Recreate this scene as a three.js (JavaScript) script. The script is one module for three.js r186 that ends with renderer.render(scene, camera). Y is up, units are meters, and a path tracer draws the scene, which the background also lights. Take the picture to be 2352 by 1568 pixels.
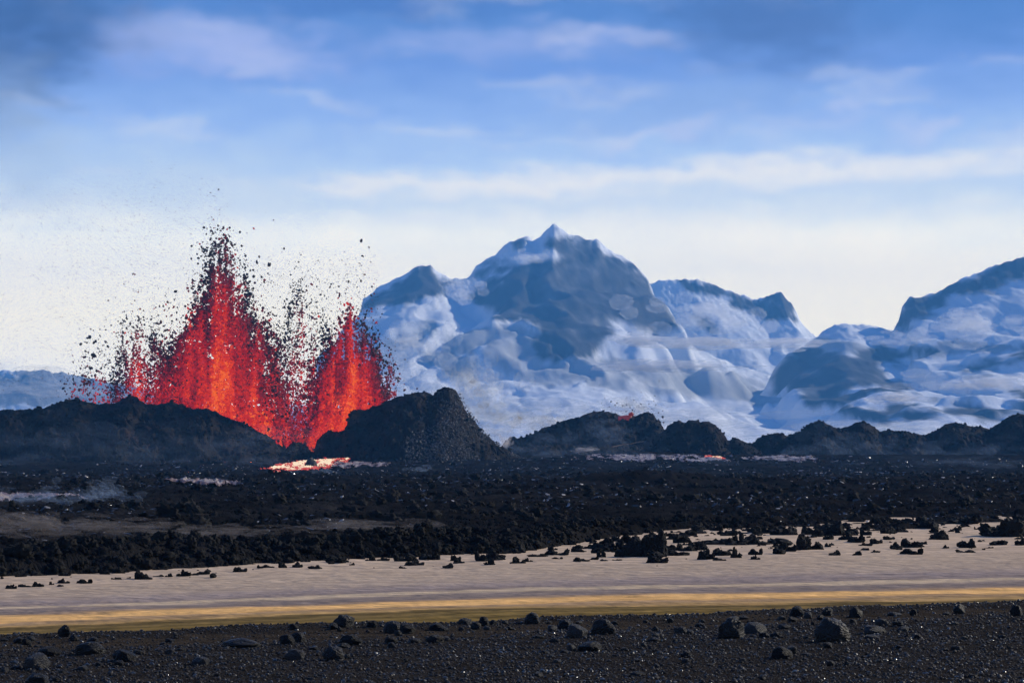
import * as THREE from 'three';
import { mergeGeometries, mergeVertices } from 'three/addons/utils/BufferGeometryUtils.js';

// ---------------------------------------------------------------- camera, sky, sun, exposure
const scene = new THREE.Scene();
const EYE = 4, LENS = 5533, PITCH = Math.atan(276 / LENS);        // lens in units of a 2352 wide picture
const camera = new THREE.PerspectiveCamera(2 * Math.atan(784 / LENS) * 180 / Math.PI, 1024 / 682, 0.5, 30000);
camera.position.set(0, EYE, 0);
camera.lookAt(0, EYE + Math.tan(PITCH) * 100, -100);
const renderer = new THREE.WebGLRenderer({ antialias: true });
renderer.toneMapping = THREE.LinearToneMapping;
renderer.toneMappingExposure = 1.0;
renderer.shadowMap.enabled = true;
const HAZE = 8.4e-5, AIR_TOP = 1010, AIR_END = 10900;
scene.fog = new THREE.FogExp2(new THREE.Color().setRGB(0.12, 0.455, 1.0), HAZE);

// seeded randomness and noise
function rng(seed) { let s = seed | 0; return () => { s = (s + 0x6d2b79f5) | 0; let t = Math.imul(s ^ (s >>> 15), 1 | s); t = (t + Math.imul(t ^ (t >>> 7), 61 | t)) ^ t; return ((t ^ (t >>> 14)) >>> 0) / 4294967296; }; }
const perm = new Uint8Array(512); { const r = rng(77), p = [...Array(256).keys()]; for (let i = 255; i > 0; i--) { const j = Math.floor(r() * (i + 1)); [p[i], p[j]] = [p[j], p[i]]; } for (let i = 0; i < 512; i++) perm[i] = p[i & 255]; }
const fade = (t) => t * t * t * (t * (t * 6 - 15) + 10), mix = (a, b, t) => a + (b - a) * t, clamp = (x, a = 0, b = 1) => Math.min(b, Math.max(a, x));
const smooth = (a, b, x) => { const t = clamp((x - a) / (b - a)); return t * t * (3 - 2 * t); };
function grad(h, x, y, z) { h &= 15; const u = h < 8 ? x : y, v = h < 4 ? y : h === 12 || h === 14 ? x : z; return ((h & 1) ? -u : u) + ((h & 2) ? -v : v); }
function noise(x, y, z = 0.37) {
  const X = Math.floor(x), Y = Math.floor(y), Z = Math.floor(z); x -= X; y -= Y; z -= Z;
  const xi = X & 255, yi = Y & 255, zi = Z & 255, u = fade(x), v = fade(y), w = fade(z);
  const A = perm[xi] + yi, B = perm[xi + 1] + yi, AA = perm[A & 255] + zi, AB = perm[(A + 1) & 255] + zi, BA = perm[B & 255] + zi, BB = perm[(B + 1) & 255] + zi;
  return mix(mix(mix(grad(perm[AA], x, y, z), grad(perm[BA], x - 1, y, z), u), mix(grad(perm[AB], x, y - 1, z), grad(perm[BB], x - 1, y - 1, z), u), v),
    mix(mix(grad(perm[AA + 1], x, y, z - 1), grad(perm[BA + 1], x - 1, y, z - 1), u), mix(grad(perm[AB + 1], x, y - 1, z - 1), grad(perm[BB + 1], x - 1, y - 1, z - 1), u), v), w);
}
const fbm = (x, y, z = 0.37, n = 4) => { let s = 0, a = 1, t = 0; for (let i = 0; i < n; i++) { s += a * noise(x, y, z); t += a; a *= 0.5; x = x * 2.03 + 7.1; y = y * 2.03 + 3.7; z = z * 2.03 + 1.3; } return s / t; };
const ridged = (x, y, z = 0.37, n = 4) => { let s = 0, a = 1, t = 0; for (let i = 0; i < n; i++) { s += a * (1 - 2 * Math.abs(noise(x, y, z))); t += a; a *= 0.5; x = x * 2.1 + 5.1; y = y * 2.1 + 9.2; z = z * 2.1 + 2.2; } return s / t; };
const table = (rows, x) => { if (x <= rows[0][0]) return rows[0][1]; for (let i = 1; i < rows.length; i++) if (x <= rows[i][0]) { const [a, b] = rows[i - 1], [c, d] = rows[i]; return mix(b, d, (x - a) / (c - a)); } return rows[rows.length - 1][1]; };
const tableN = (rows, x) => rows[0][1].map((_, k) => table(rows.map(([a, v]) => [a, v[k]]), x));
const lin = (c) => { c /= 255; return c <= 0.04045 ? c / 12.92 : ((c + 0.055) / 1.055) ** 2.4; };
const rgb = (r, g, b) => new THREE.Color().setRGB(r, g, b);

// the sky: clear blue above, thin bright cloud sheets low down, drifting ash in places; goes on like this all round
{
  const W = 4096, Hh = 2048, data = new Float32Array(W * Hh * 4), D = 180 / Math.PI;
  const ramp = [[0, [205, 219, 240]], [1, [218, 227, 242]], [2.2, [233, 235, 239]], [3.4, [238, 237, 234]], [4.4, [231, 233, 236]], [5.4, [219, 227, 236]], [6.1, [195, 213, 236]], [7.0, [168, 198, 238]], [8.2, [140, 177, 234]], [9.4, [113, 155, 223]], [10.6, [92, 139, 207]], [14, [80, 128, 205]], [25, [72, 118, 194]], [50, [62, 104, 178]], [90, [52, 92, 165]]].map(([a, c]) => [a, c.map(lin)]);
  const haze = [0.075, 0.225, 0.53];                                    // what the air itself adds
  // cloud patches in degrees: [azimuth, height, half width, half height, tilt, amount, colour]
  const WHITE = [222, 226, 235].map(lin), LILAC = [166, 184, 233].map(lin), ASH = [70, 108, 165].map(lin), GREY = [138, 165, 205].map(lin), BLUE = [176, 202, 232].map(lin), PINK = [196, 205, 236].map(lin), DEEP = [78, 120, 190].map(lin);
  const px = (x, y, rx, ry, tilt, amount, c) => [(x - 1176) / 96.6, (1060 - y) / 96.6, rx / 96.6, ry / 96.6, tilt, amount, c];
  const patches = [
    px(430, 105, 210, 60, -0.05, 0.72, LILAC), px(580, 125, 190, 44, 0.12, 0.6, LILAC), px(330, 90, 90, 40, 0, 0.4, LILAC), px(560, 160, 130, 16, 0.08, 0.5, LILAC),
    px(110, 50, 200, 90, 0, 0.9, ASH), px(40, 330, 110, 130, 0.4, 0.4, GREY), px(60, 150, 110, 80, 0.3, 0.6, ASH), px(150, 150, 90, 60, 0, 0.4, ASH), px(20, 240, 80, 90, 0, 0.55, GREY), px(-120, 100, 220, 160, 0, 0.6, ASH),
    px(1180, 100, 330, 34, 0, 0.5, LILAC), px(1320, 82, 70, 22, 0.05, 0.5, PINK), px(1480, 92, 80, 18, 0.1, 0.4, PINK),
    px(1760, 50, 230, 105, 0.1, 0.9, [82, 121, 182].map(lin)), px(2200, 40, 200, 70, 0, 0.6, [88, 136, 205].map(lin)), px(900, 15, 330, 30, 0, 0.5, DEEP),
    px(1600, 250, 300, 60, -0.1, 0.45, [140, 172, 222].map(lin)), px(1560, 300, 130, 16, -0.25, 0.45, PINK), px(1900, 290, 150, 18, -0.05, 0.3, PINK), px(2130, 305, 70, 24, -0.2, 0.5, PINK), px(1940, 258, 40, 10, 0, 0.45, PINK),
    px(1000, 302, 160, 12, 0, 0.35, WHITE), px(820, 430, 150, 20, 0.05, 0.75, WHITE), px(1100, 425, 260, 26, 0, 0.85, WHITE), px(1500, 410, 400, 34, -0.02, 0.85, WHITE), px(2050, 390, 420, 34, -0.03, 0.9, WHITE), px(545, 430, 50, 14, 0, 0.3, WHITE),
    px(900, 468, 230, 16, 0, 0.35, BLUE), px(1330, 462, 120, 16, 0, 0.3, BLUE), px(1580, 440, 110, 15, -0.1, 0.4, BLUE), px(1760, 450, 110, 14, 0, 0.35, BLUE), px(2130, 440, 170, 20, 0, 0.45, BLUE), px(1200, 465, 130, 18, 0, 0.3, BLUE),
    px(300, 420, 420, 90, 0, 0.45, [178, 200, 228].map(lin)), px(60, 900, 330, 45, 0.05, 0.8, [168, 190, 222].map(lin)), px(500, 780, 400, 150, 0, 0.55, [240, 239, 233].map(lin)), px(760, 620, 200, 80, 0, 0.5, [240, 238, 234].map(lin)), px(1700, 560, 500, 60, 0.15, 0.35, [222, 224, 234].map(lin)), px(2000, 600, 300, 60, 0.1, 0.5, [240, 239, 236].map(lin)),
  ];
  for (let row = 0; row < Hh; row++) {
    const el = ((row + 0.5) / Hh - 0.5) * 180, base = tableN(ramp, Math.max(0, el)), fine = el > -0.2 && el < 26;
    const far = Math.min(AIR_END, AIR_TOP / Math.max(0.001, Math.sin(Math.max(0.01, el) / D))), T = Math.exp(-HAZE * far);
    for (let col = 0; col < W; col++) {
      const o = (row * W + col) * 4;
      let c = base;
      if (fine) {
        let az = (col + 0.5) / W * 360 - 90; if (az > 180) az -= 360;   // 0 is straight ahead
        const ra = az / D, cx = Math.sin(ra) * 30, cz = Math.cos(ra) * 30;     // seamless all round
        const wx = fbm(cx * 1.1, el * 1.6, cz * 1.1, 4), wy = fbm(cx * 1.3 + 9, el * 1.9 + 4, cz * 1.3, 4);
        const shift = clamp(el + wy * 0.5 + wx * 0.3, 0, 26);
        c = tableN(ramp, shift);
        const veil = smooth(0.05, 0.45, fbm(cx * 0.5 + 3, shift * 1.5, cz * 0.5, 5)) * smooth(26, 8, el) * 0.3, lift = [0.66, 0.71, 0.84];
        c = c.map((v, k) => mix(v, Math.max(v, lift[k]), veil));
        const rough = fbm(cx * 3.1, el * 4.5, cz * 3.1, 4);
        for (const [pa, pe, rx, ry, tilt, amount, pc] of patches) {
          const dx = az - pa, dy = el - pe; if (Math.abs(dx) > rx * 2.6 + 1 || Math.abs(dy) > ry * 2.6 + 1 + rx * Math.abs(tilt) * 2) continue;
          const X = (dx + wx * 1.2) / rx, Y = (dy + dx * tilt + wy * 0.55) / ry, r = Math.sqrt(X * X + Y * Y) + rough * 0.55;
          const m = amount * 0.85 * smooth(1.7, 0.05, r); if (m > 0) c = c.map((v, k) => mix(v, pc[k], m));
        }
      }
      const lo = el <= 0 ? 0.6 : 1;
      for (let k = 0; k < 3; k++) data[o + k] = Math.max(0.02, (c[k] - haze[k] * (1 - T)) / T) * lo;
      data[o + 3] = 1;
    }
  }
  const t = new THREE.DataTexture(data, W, Hh, THREE.RGBAFormat, THREE.FloatType);
  t.mapping = THREE.EquirectangularReflectionMapping; t.magFilter = t.minFilter = THREE.LinearFilter; t.needsUpdate = true;
  scene.background = t; scene.environment = t;
}
const sun = new THREE.DirectionalLight(rgb(1, 0.91, 0.76), 5);
{ const az = 60 / 57.2958, el = 28 / 57.2958; sun.position.set(Math.sin(az) * Math.cos(el) * 2000, Math.sin(el) * 2000, -Math.cos(az) * Math.cos(el) * 2000); }
sun.castShadow = true; sun.shadow.mapSize.set(4096, 4096);
Object.assign(sun.shadow.camera, { left: -600, right: 600, top: 600, bottom: -600, near: 1, far: 5000 });
sun.name = 'sun'; scene.add(sun, sun.target);

// ---------------------------------------------------------------- helpers
const at = (px, py, d) => { const u = (px - 1176) / LENS, v = (784 - py) / LENS, c = Math.cos(PITCH), s = Math.sin(PITCH), k = d / (c - v * s); return new THREE.Vector3(u * k, EYE + (v * c + s) * k, -d); };
const used = new Map();
const numbered = (n) => { const k = used.get(n) ?? 0; used.set(n, k + 1); return k ? n + '_' + String(k).padStart(3, '0') : n; };
function tag(o, label, category, group, kind) { o.userData.label = label; if (category) o.userData.category = category; if (group) o.userData.group = group; if (kind) o.userData.kind = kind; return o; }
function add(name, geometry, material, parent = scene) { const m = new THREE.Mesh(geometry, material); m.name = parent === scene ? numbered(name) : name; m.castShadow = m.receiveShadow = true; parent.add(m); return m; }
function noiseTexture(n, f, seed, octaves = 4, contrast = 1.6) {     // seamless grain
  const d = new Uint8Array(n * n * 4);
  for (let y = 0; y < n; y++) for (let x = 0; x < n; x++) {
    const a = x / n * 2 * Math.PI, b = y / n * 2 * Math.PI, R = f / (2 * Math.PI);
    const v = clamp(0.5 + contrast * 0.5 * (fbm(Math.cos(a) * R + seed, Math.sin(a) * R + Math.cos(b) * R, Math.sin(b) * R + seed, octaves))) * 255;
    d.set([v, v, v, 255], (y * n + x) * 4);
  }
  const t = new THREE.DataTexture(d, n, n); t.wrapS = t.wrapT = THREE.RepeatWrapping; t.magFilter = t.minFilter = THREE.LinearFilter; t.needsUpdate = true; return t;
}
const grain = noiseTexture(256, 18, 3.3, 5, 2.2), coarse = noiseTexture(256, 7, 8.1, 5, 2.2);
const grainOf = (t, k) => { const c = t.clone(); c.repeat.set(k, k); c.needsUpdate = true; return c; };
const sandGrain = grainOf(noiseTexture(512, 40, 5.7, 4, 1), 0.045);
{ const d = sandGrain.image.data; for (let i = 0; i < d.length; i += 4) d[i] = d[i + 1] = d[i + 2] = 205 + (d[i] - 128) * 0.62; }
const std = (color, roughness, more = {}) => new THREE.MeshPhysicalMaterial({ color, roughness, ...more });

// A sheet over rows and columns: point(i, j) gives [x, y, z]; tint(x, y, z) its colour.
function sheet(nx, nz, point, tint, keep) {
  const n = (nx + 1) * (nz + 1), p = new Float32Array(n * 3), uv = new Float32Array(n * 2), col = tint && new Float32Array(n * 3), idx = [];
  for (let j = 0, k = 0; j <= nz; j++) for (let i = 0; i <= nx; i++, k++) {
    const q = point(i / nx, j / nz, i, j); p.set(q, k * 3); uv.set([q[0], q[2] + q[1] * 0.7], k * 2); if (tint) col.set(tint(q[0], q[1], q[2], i / nx, j / nz), k * 3);
  }
  for (let j = 0; j < nz; j++) for (let i = 0; i < nx; i++) {
    const a = j * (nx + 1) + i, b = a + 1, c = a + nx + 1, d = c + 1;
    if (keep && !keep(p[a * 3], p[a * 3 + 1], p[a * 3 + 2])) continue;
    idx.push(a, b, c, b, d, c);
  }
  const g = new THREE.BufferGeometry();
  g.setAttribute('position', new THREE.BufferAttribute(p, 3)); g.setAttribute('uv', new THREE.BufferAttribute(uv, 2));
  if (tint) g.setAttribute('color', new THREE.BufferAttribute(col, 3));
  g.setIndex(idx); g.computeVertexNormals();
  return g;
}
// Weathered stone: a ball cut by a few planes, roughened; it stands on its flattened underside.
function stone(seed, detail, { cuts = 7, rough = 0.08, jag = 0, freq = 1.6, sink = 0.75, jf = 2.6 } = {}) {
  let g = new THREE.IcosahedronGeometry(1, detail); g.deleteAttribute('uv'); g.deleteAttribute('normal'); g = mergeVertices(g, 1e-4);
  const r = rng(seed), p = g.attributes.position, v = new THREE.Vector3(), planes = [];
  for (let i = 0; i < cuts; i++) planes.push([new THREE.Vector3(r() * 2 - 1, r() * 1.4 - 0.5, r() * 2 - 1).normalize(), 0.62 + r() * 0.3]);
  const o = r() * 90, uv = new Float32Array(p.count * 2);
  for (let i = 0; i < p.count; i++) {
    v.fromBufferAttribute(p, i);
    const dir = v.clone();
    let k = 1 + fbm(dir.x * freq + o, dir.y * freq, dir.z * freq, 3) * 0.5;
    for (const [n, d] of planes) { const dd = dir.dot(n); if (dd > 0.05) k = Math.min(k, mix(k, d / dd, 0.85)); }
    k += fbm(dir.x * 5 + o, dir.y * 5, dir.z * 5, 3) * rough * 2;
    if (jag) k += (ridged(dir.x * jf + o, dir.y * jf, dir.z * jf, 3) - 0.35) * jag;
    v.multiplyScalar(k); if (v.y < -sink) v.y = -sink + (v.y + sink) * 0.1;
    p.setXYZ(i, v.x, v.y, v.z);
  }
  g.computeBoundingBox(); const b = g.boundingBox, s = b.getSize(new THREE.Vector3()), c = b.getCenter(new THREE.Vector3());
  for (let i = 0; i < p.count; i++) { v.fromBufferAttribute(p, i); v.set((v.x - c.x) / s.x, (v.y - b.min.y) / s.y, (v.z - c.z) / s.z); p.setXYZ(i, v.x, v.y, v.z); uv.set([v.x + v.z * 0.6, v.y + v.z * 0.4], i * 2); }
  g.setAttribute('uv', new THREE.BufferAttribute(uv, 2)); g.computeVertexNormals(); return g;          // one unit wide, high and deep, base at 0
}
function heap(name, label, category) { const g = new THREE.Group(); g.name = numbered(name); g.userData = { label, category, kind: 'stuff' }; scene.add(g); return g; }
function scatter(name, geometry, material, list, parent = scene) {   // uncountable small pieces: [x, y, z, sx, sy, sz, rx, ry, rz, tint]
  const m = new THREE.InstancedMesh(geometry, material, list.length), M = new THREE.Matrix4(), q = new THREE.Quaternion(), e = new THREE.Euler(), c = new THREE.Color();
  list.forEach(([x, y, z, sx, sy, sz, rx, ry, rz, tint], i) => { M.compose(new THREE.Vector3(x, y, z), q.setFromEuler(e.set(rx, ry, rz)), new THREE.Vector3(sx, sy, sz)); m.setMatrixAt(i, M); if (tint !== undefined) m.setColorAt(i, c.setRGB(tint, tint, tint)); });
  m.name = parent === scene ? numbered(name) : name; m.userData.kind = 'stuff'; m.castShadow = m.receiveShadow = true; parent.add(m); return m;
}

// ---------------------------------------------------------------- heights
const gravelEdge = (x) => 60 + x * 0.5 + noise(x * 0.35, 3) * 1.3 + noise(x * 1.3, 5) * 0.35;
const sandY = (x, d) => noise(x * 0.05, d * 0.06) * 0.07 + noise(x * 0.25, d * 0.3) * 0.02 + smooth(95, 130, d) * smooth(2, 20, x) * 0.12 * (1 + noise(x * 0.15, d * 0.2));
const gravelY = (x, d) => { const e = gravelEdge(x) - d; return 0.16 * smooth(-1.4, 0.8, e) - 0.05 * smooth(1.5, 3, e) * smooth(7, 4.5, e) - 0.35 * smooth(0, -2.5, e) + noise(x * 0.18, d * 0.25) * 0.06 + noise(x * 0.9, d * 1.1) * 0.02; };
const lavaEdgeRows = [[-60, 62], [-17.8, 84], [-9.3, 95], [0, 104], [3, 117], [7, 134], [16, 152], [38, 176], [80, 200], [200, 230]];
const lavaEdge = (x) => table(lavaEdgeRows, x) + noise(x * 0.12, 1.5) * 4 + noise(x * 0.5, 7.5) * 1.6;
const lavaRise = [[0, 0.3], [130, 0.32], [200, 0.45], [400, 0.55], [640, 0.4], [760, 1.7], [940, 6.1], [1400, 8]];
const bump2 = (x, d, px, dd, rx, rd, h) => { const X = (x - (px - 1176) / LENS * dd) / rx, Y = (d - dd) / rd; return h * Math.exp(-(X * X + Y * Y)); };
function lavaY(x, d) {
  const e = d - lavaEdge(x), left = smooth(9, -1, x * 100 / d);                    // the flow front stands high on one side and breaks up in the sand on the other
  let h = (table(lavaRise, d) + 0.35) * smooth(-1.5, 4, e) - 0.55;
  h += left * 0.34 * Math.exp(-(((e - 6) / 5) ** 2)) - left * 0.12 * smooth(10, 18, e) * smooth(70, 40, e);
  const amp = mix(0.4, 0.75, smooth(-2, 6, e)) * mix(1, 1.75, smooth(130, 420, d));
  h += amp * (noise(x * 0.16, d * 0.09, 2.2) * 0.55 + Math.max(-0.3, ridged(x * 0.42, d * 0.36, 5.1, 4)) * mix(0.34, 0.5, smooth(125, 170, d)) + noise(x * 1.6, d * 1.5, 8.8) * 0.26 + Math.abs(noise(x * 2.9, d * 2.6, 4.4)) * 0.2 + noise(x * 6.4, d * 5.2, 4.4) * 0.07);
  h += bump2(x, d, 628, 400, 6, 22, 1.1) + bump2(x, d, 1430, 350, 9, 20, 1.2) + bump2(x, d, 1560, 345, 10, 24, 0.9) + bump2(x, d, 1950, 330, 30, 18, 0.5) + bump2(x, d, 2300, 420, 14, 30, 0.6) + bump2(x, d, 890, 450, 16, 20, 0.5);
  h += bump2(x, d, 680, 108, 1.2, 1.5, 0.45) + bump2(x, d, 975, 106, 0.4, 1, 0.5) + bump2(x, d, 350, 96, 1.4, 1.5, 0.25) + bump2(x, d, 90, 92, 0.8, 1.2, 0.25);
  if (e < 3) { const patch = noise(x * 0.32, d * 0.16, 6.6) * 0.6 + noise(x * 1.1, d * 0.7, 2.1) * 0.3; h = mix(Math.min(h, -0.5), h, smooth(-2, 3, e)); const near = smooth(-48, -6, e) * smooth(99, 104, d + noise(x * 0.3, 2) * 3) * smooth(0, 6, x); h = Math.max(h, near * (patch * 1.15 + 0.2 - bump2(x, d, 1330, 126, 4, 12, 0.9) - bump2(x, d, 1700, 128, 5, 9, 0.35) + 0.25 * noise(x * 2.2, d * 2.2)) - (1 - near) * 0.6); }
  return h;
}
const groundY = (x, d) => Math.max(sandY(x, d), d < gravelEdge(x) + 1 ? gravelY(x, d) : -9, d > 70 ? lavaY(x, d) : -9);
const land = (px, py, surface) => { let d = EYE * LENS / Math.max(4, py - 1060), p; for (let i = 0; i < 12; i++) { p = at(px, py, d); const y = surface(p.x, d); d *= mix(1, (EYE - y) / Math.max(0.05, EYE - p.y), 0.7); } return at(px, py, d); };

// ---------------------------------------------------------------- the plain: sand with bands of silt and dry growth
const bandRows = [[40, [40, 35, 30]], [57, [60, 52, 34]], [60, [84, 72, 44]], [61.2, [112, 97, 60]], [62.1, [80, 70, 46]], [62.9, [116, 100, 64]], [63.6, [84, 74, 50]], [64.3, [112, 97, 66]], [64.9, [78, 69, 49]], [65.6, [96, 84, 60]], [66.1, [156, 131, 92]], [67.2, [132, 114, 92]], [67.9, [150, 128, 104]], [68.2, [182, 148, 102]], [69.1, [200, 164, 114]], [70.6, [190, 155, 108]], [71.3, [135, 119, 105]], [72, [110, 103, 104]], [74, [120, 112, 111]], [75, [165, 152, 136]], [76, [160, 148, 134]], [76.5, [120, 112, 113]], [79, [130, 122, 124]], [82, [147, 136, 129]], [88, [153, 141, 131]], [97, [160, 147, 136]], [112, [168, 154, 141]], [170, [162, 150, 140]], [240, [130, 125, 122]]];
const bandLin = bandRows.map(([a, c]) => [a, c.map((v, k) => lin(v) * [1.66, 1.48, 1.2][k])]);
function sandTint(x, y, z) {
  const d = -z, wob = noise(x * 0.05, d * 0.35, 1.1) * 0.9 + noise(x * 0.22, d * 1.1, 3.1) * 0.45 + noise(x * 0.7, d * 2.6, 2.1) * 0.35 + noise(x * 2.3, d * 3, 5.1) * 0.22;
  const q = d / (1 + (x < 0 ? 0.0094 : 0.0053) * clamp(x, -40, 60)) + wob, c = tableN(bandLin, q), g = 1 + 0.28 * noise(x * 0.12, d * 3.1, 9.1) + 0.2 * noise(x * 0.5, d * 2.8, 9.1) + 0.16 * noise(x * 1.3, d * 3.6, 4.2);
  return c.map((v) => v * g);
}
{
  const rows = []; for (let d = -30; d < 44; d += 3) rows.push(d); for (let d = 44; d < 56; d += 1) rows.push(d); for (let d = 56; d < 100; d += 0.2) rows.push(d); for (let d = 100; d < 185; d += 0.4) rows.push(d); for (let d = 185; d < 10400; d *= 1.09) rows.push(d); rows.push(10400);
  const half = (d) => d < 56 ? 40 : d < 185 ? 16 + d * 0.4 : Math.max(90, d * 0.62);
  const g = sheet(640, rows.length - 1, (u, v, i, j) => { const d = rows[j], x = (u * 2 - 1) * half(d); return [x, d < 185 ? sandY(x, d) + noise(x * 0.9, d * 1.1) * 0.02 + noise(x * 0.3, d * 2.1) * 0.018 + ridged(x * 0.5 + d * 0.3, d * 0.9, 3.3, 2) * 0.016 * smooth(76, 84, d) : -0.1, -d]; }, sandTint);
  add('sand_plain_ground', g, std(0xffffff, 0.95, { vertexColors: true, specularIntensity: 0, map: sandGrain, bumpMap: grainOf(grain, 0.11), bumpScale: 0.06 })).userData = { kind: 'structure', label: 'pale sand plain with bands of grey silt and tawny dry growth' };
}
// ---------------------------------------------------------------- black gravel terrace in front
{
  const rows = []; for (let d = -20; d < 36; d += 2) rows.push(d); for (let d = 36; d < 76; d += 0.16) rows.push(d);
  const g = sheet(360, rows.length - 1, (u, v, i, j) => { const d = rows[j], x = (u * 2 - 1) * (14 + Math.max(0, d) * 0.3); return [x, gravelY(x, d) + noise(x * 3.1, d * 3) * 0.016, -d]; }, (x, y, z) => {
    const d = -z, e = gravelEdge(x) - d, sand = smooth(1.6, 2.8, e + noise(x * 0.3, d) * 1.4) * smooth(7.5, 5, e + noise(x * 0.2, d * 0.4) * 2) * (0.55 + 0.5 * noise(x * 0.4, d * 1.2)), g = 1 + 0.5 * noise(x * 1.5, d * 1.5, 3) + 0.45 * noise(x * 6, d * 6, 1);
    return [mix(0.026, 0.056, sand) * g, mix(0.022, 0.042, sand) * g, mix(0.0185, 0.028, sand) * g];
  }, (x, y, z) => -z < gravelEdge(x) + 3);
  add('gravel_terrace_ground', g, std(0xffffff, 0.85, { vertexColors: true, specularIntensity: 0, bumpMap: grainOf(grain, 1.1), bumpScale: 0.05 })).userData = { kind: 'structure', label: 'dark gravel terrace strewn with boulders' };
}
// ---------------------------------------------------------------- the lava field
const lavaMat = std(0xffffff, 0.85, { vertexColors: true, specularIntensity: 0, bumpMap: grainOf(grain, 0.5), bumpScale: 0.08 });
{
  const rows = []; for (let d = 62; d < 130; d += 0.22) rows.push(d); for (let d = 130; d < 260; d += 0.7) rows.push(d); for (let d = 260; d < 1300; d *= 1.0075) rows.push(d);
  const g = sheet(560, rows.length - 1, (u, v, i, j) => { const d = rows[j], x = (u * 2 - 1) * (10 + d * 0.33); return [x, lavaY(x, d), -d]; }, (x, y, z) => { const g = 0.012 * (1 + 0.9 * noise(x * 0.11, z * 0.06, 5) + 0.5 * noise(x * 0.5, z * 0.4, 5) + 0.5 * noise(x * 2, z * 2, 5)); return [g * 1.05, g, g * 0.98]; }, (x, y, z) => y > -0.45 && -z > lavaEdge(x) - 55);
  add('lava_field', g, lavaMat).userData = { kind: 'structure', label: 'rough black lava field between the sand and the cones' };
}
// clinker and shiny plates lying on the lava
const chip = [stone(11, 1, { jag: 0.5 }), stone(12, 1, { jag: 0.6, cuts: 4 }), stone(13, 1, { cuts: 9 })];
{
  const r = rng(501), rough = [[], [], []], plates = [], glints = [];
  for (let i = 0; i < 60000; i++) {
    const t = r(), d = t < 0.5 ? 80 + r() * 70 : t < 0.8 ? 150 + r() * 240 : 390 * Math.pow(900 / 390, r()), x = (r() * 2 - 1) * (8 + d * 0.3);
    if (d < lavaEdge(x) - 45) continue; const y = lavaY(x, d); if (y < sandY(x, d) - 0.03) continue;
    const s = (0.07 + 0.32 * r() ** 4) * (0.7 + d / 420);
    rough[i % 3].push([x, y - s * 0.3, -d, s * (0.7 + r()), s * (0.6 + r() * 0.8), s * (0.7 + r()), r() * 6, r() * 6.3, r() * 6, 0.6 + r() * 0.9]);
  }
  const front = [];
  for (let i = 0; i < 5200; i++) { const x = -40 + r() * 46 + (r() < 0.3 ? r() * 40 : 0), d = lavaEdge(x) + (x > 4 ? -34 + r() * 44 : -2.5 + r() ** 1.2 * 13), y = Math.max(lavaY(x, d), sandY(x, d) - 0.15); if (x > 4 ? lavaY(x, d) < sandY(x, d) - 0.06 : lavaY(x, d) < -0.3) continue; const s = 0.12 + 0.42 * r() ** 3; front.push([x, y - s * 0.35, -d, s * (0.8 + r() * 0.9), s * (0.7 + r() * 0.7), s * (0.8 + r() * 0.6), (r() - 0.5) * 1.5, r() * 6.3, (r() - 0.5) * 1.5, 0.7 + r() * 0.6]); }
  for (let i = 0; i < 4200; i++) { const d = 115 * Math.pow(5.2, r()), x = (r() * 2 - 1) * (6 + d * 0.27); if (d < lavaEdge(x) + 8) continue; const q = noise(x * 0.09, d * 0.04, 7.7); if (q < r() * 0.5 - 0.2) continue; const s = (0.2 + 0.75 * r() ** 3) * (0.7 + d / 500), y = lavaY(x, d); front.push([x, y - s * 0.3, -d, s * (1 + r() * 1.2), s * (0.6 + r() * 0.7), s * (0.8 + r() * 0.6), (r() - 0.5) * 1.2, r() * 6.3, (r() - 0.5) * 1.2, 0.7 + r() * 0.9]); }
  tag(scatter('front_rubble', stone(407, 4, { jag: 1.1, cuts: 3, rough: 0.2, sink: 2 }), std(rgb(0.0085, 0.0085, 0.0085), 0.8, { specularIntensity: 0.12 }), front), 'jagged black rubble heaped along the lava front and over the field', 'rubble');
  for (let i = 0; i < 36000; i++) {
    const d = 110 * Math.pow(920 / 110, r() ** 0.85), x = (r() * 2 - 1) * (6 + d * 0.28), y = lavaY(x, d);
    if (y < sandY(x, d) + 0.1 || noise(x * 20 / d, d * 0.02, 3.3) < -0.12) continue;
    const s = (0.035 + 0.14 * r() ** 4) * (0.6 + d / 260); (r() < 0.14 ? glints : plates).push([x, y + s * 0.1, -d, s * (1.2 + r() * 2.4), s * 0.35, s, r() * 1.2 - 0.1, r() * 1.4 - 0.2, r() * 1 - 0.7]);
  }
  const clinker = heap('clinker_rubble', 'loose black clinker covering the lava field', 'rubble');
  rough.forEach((l, k) => scatter('clinker', chip[k], std(rgb(0.01, 0.01, 0.01), 0.8, { specularIntensity: 0, flatShading: true }), l, clinker));
  tag(scatter('glassy_crust_rubble', chip[2], std(rgb(0.03, 0.03, 0.03), 0.2, { flatShading: true }), plates), 'thin glassy crust plates glinting on the lava field', 'rubble');
  tag(scatter('glint_crust_rubble', chip[2], std(rgb(0.26, 0.25, 0.24), 0.35, { flatShading: true }), glints), 'crust fragments painted pale as sun glints on the lava field', 'rubble');  // sun glints put in as pale fragment colour
}
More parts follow.
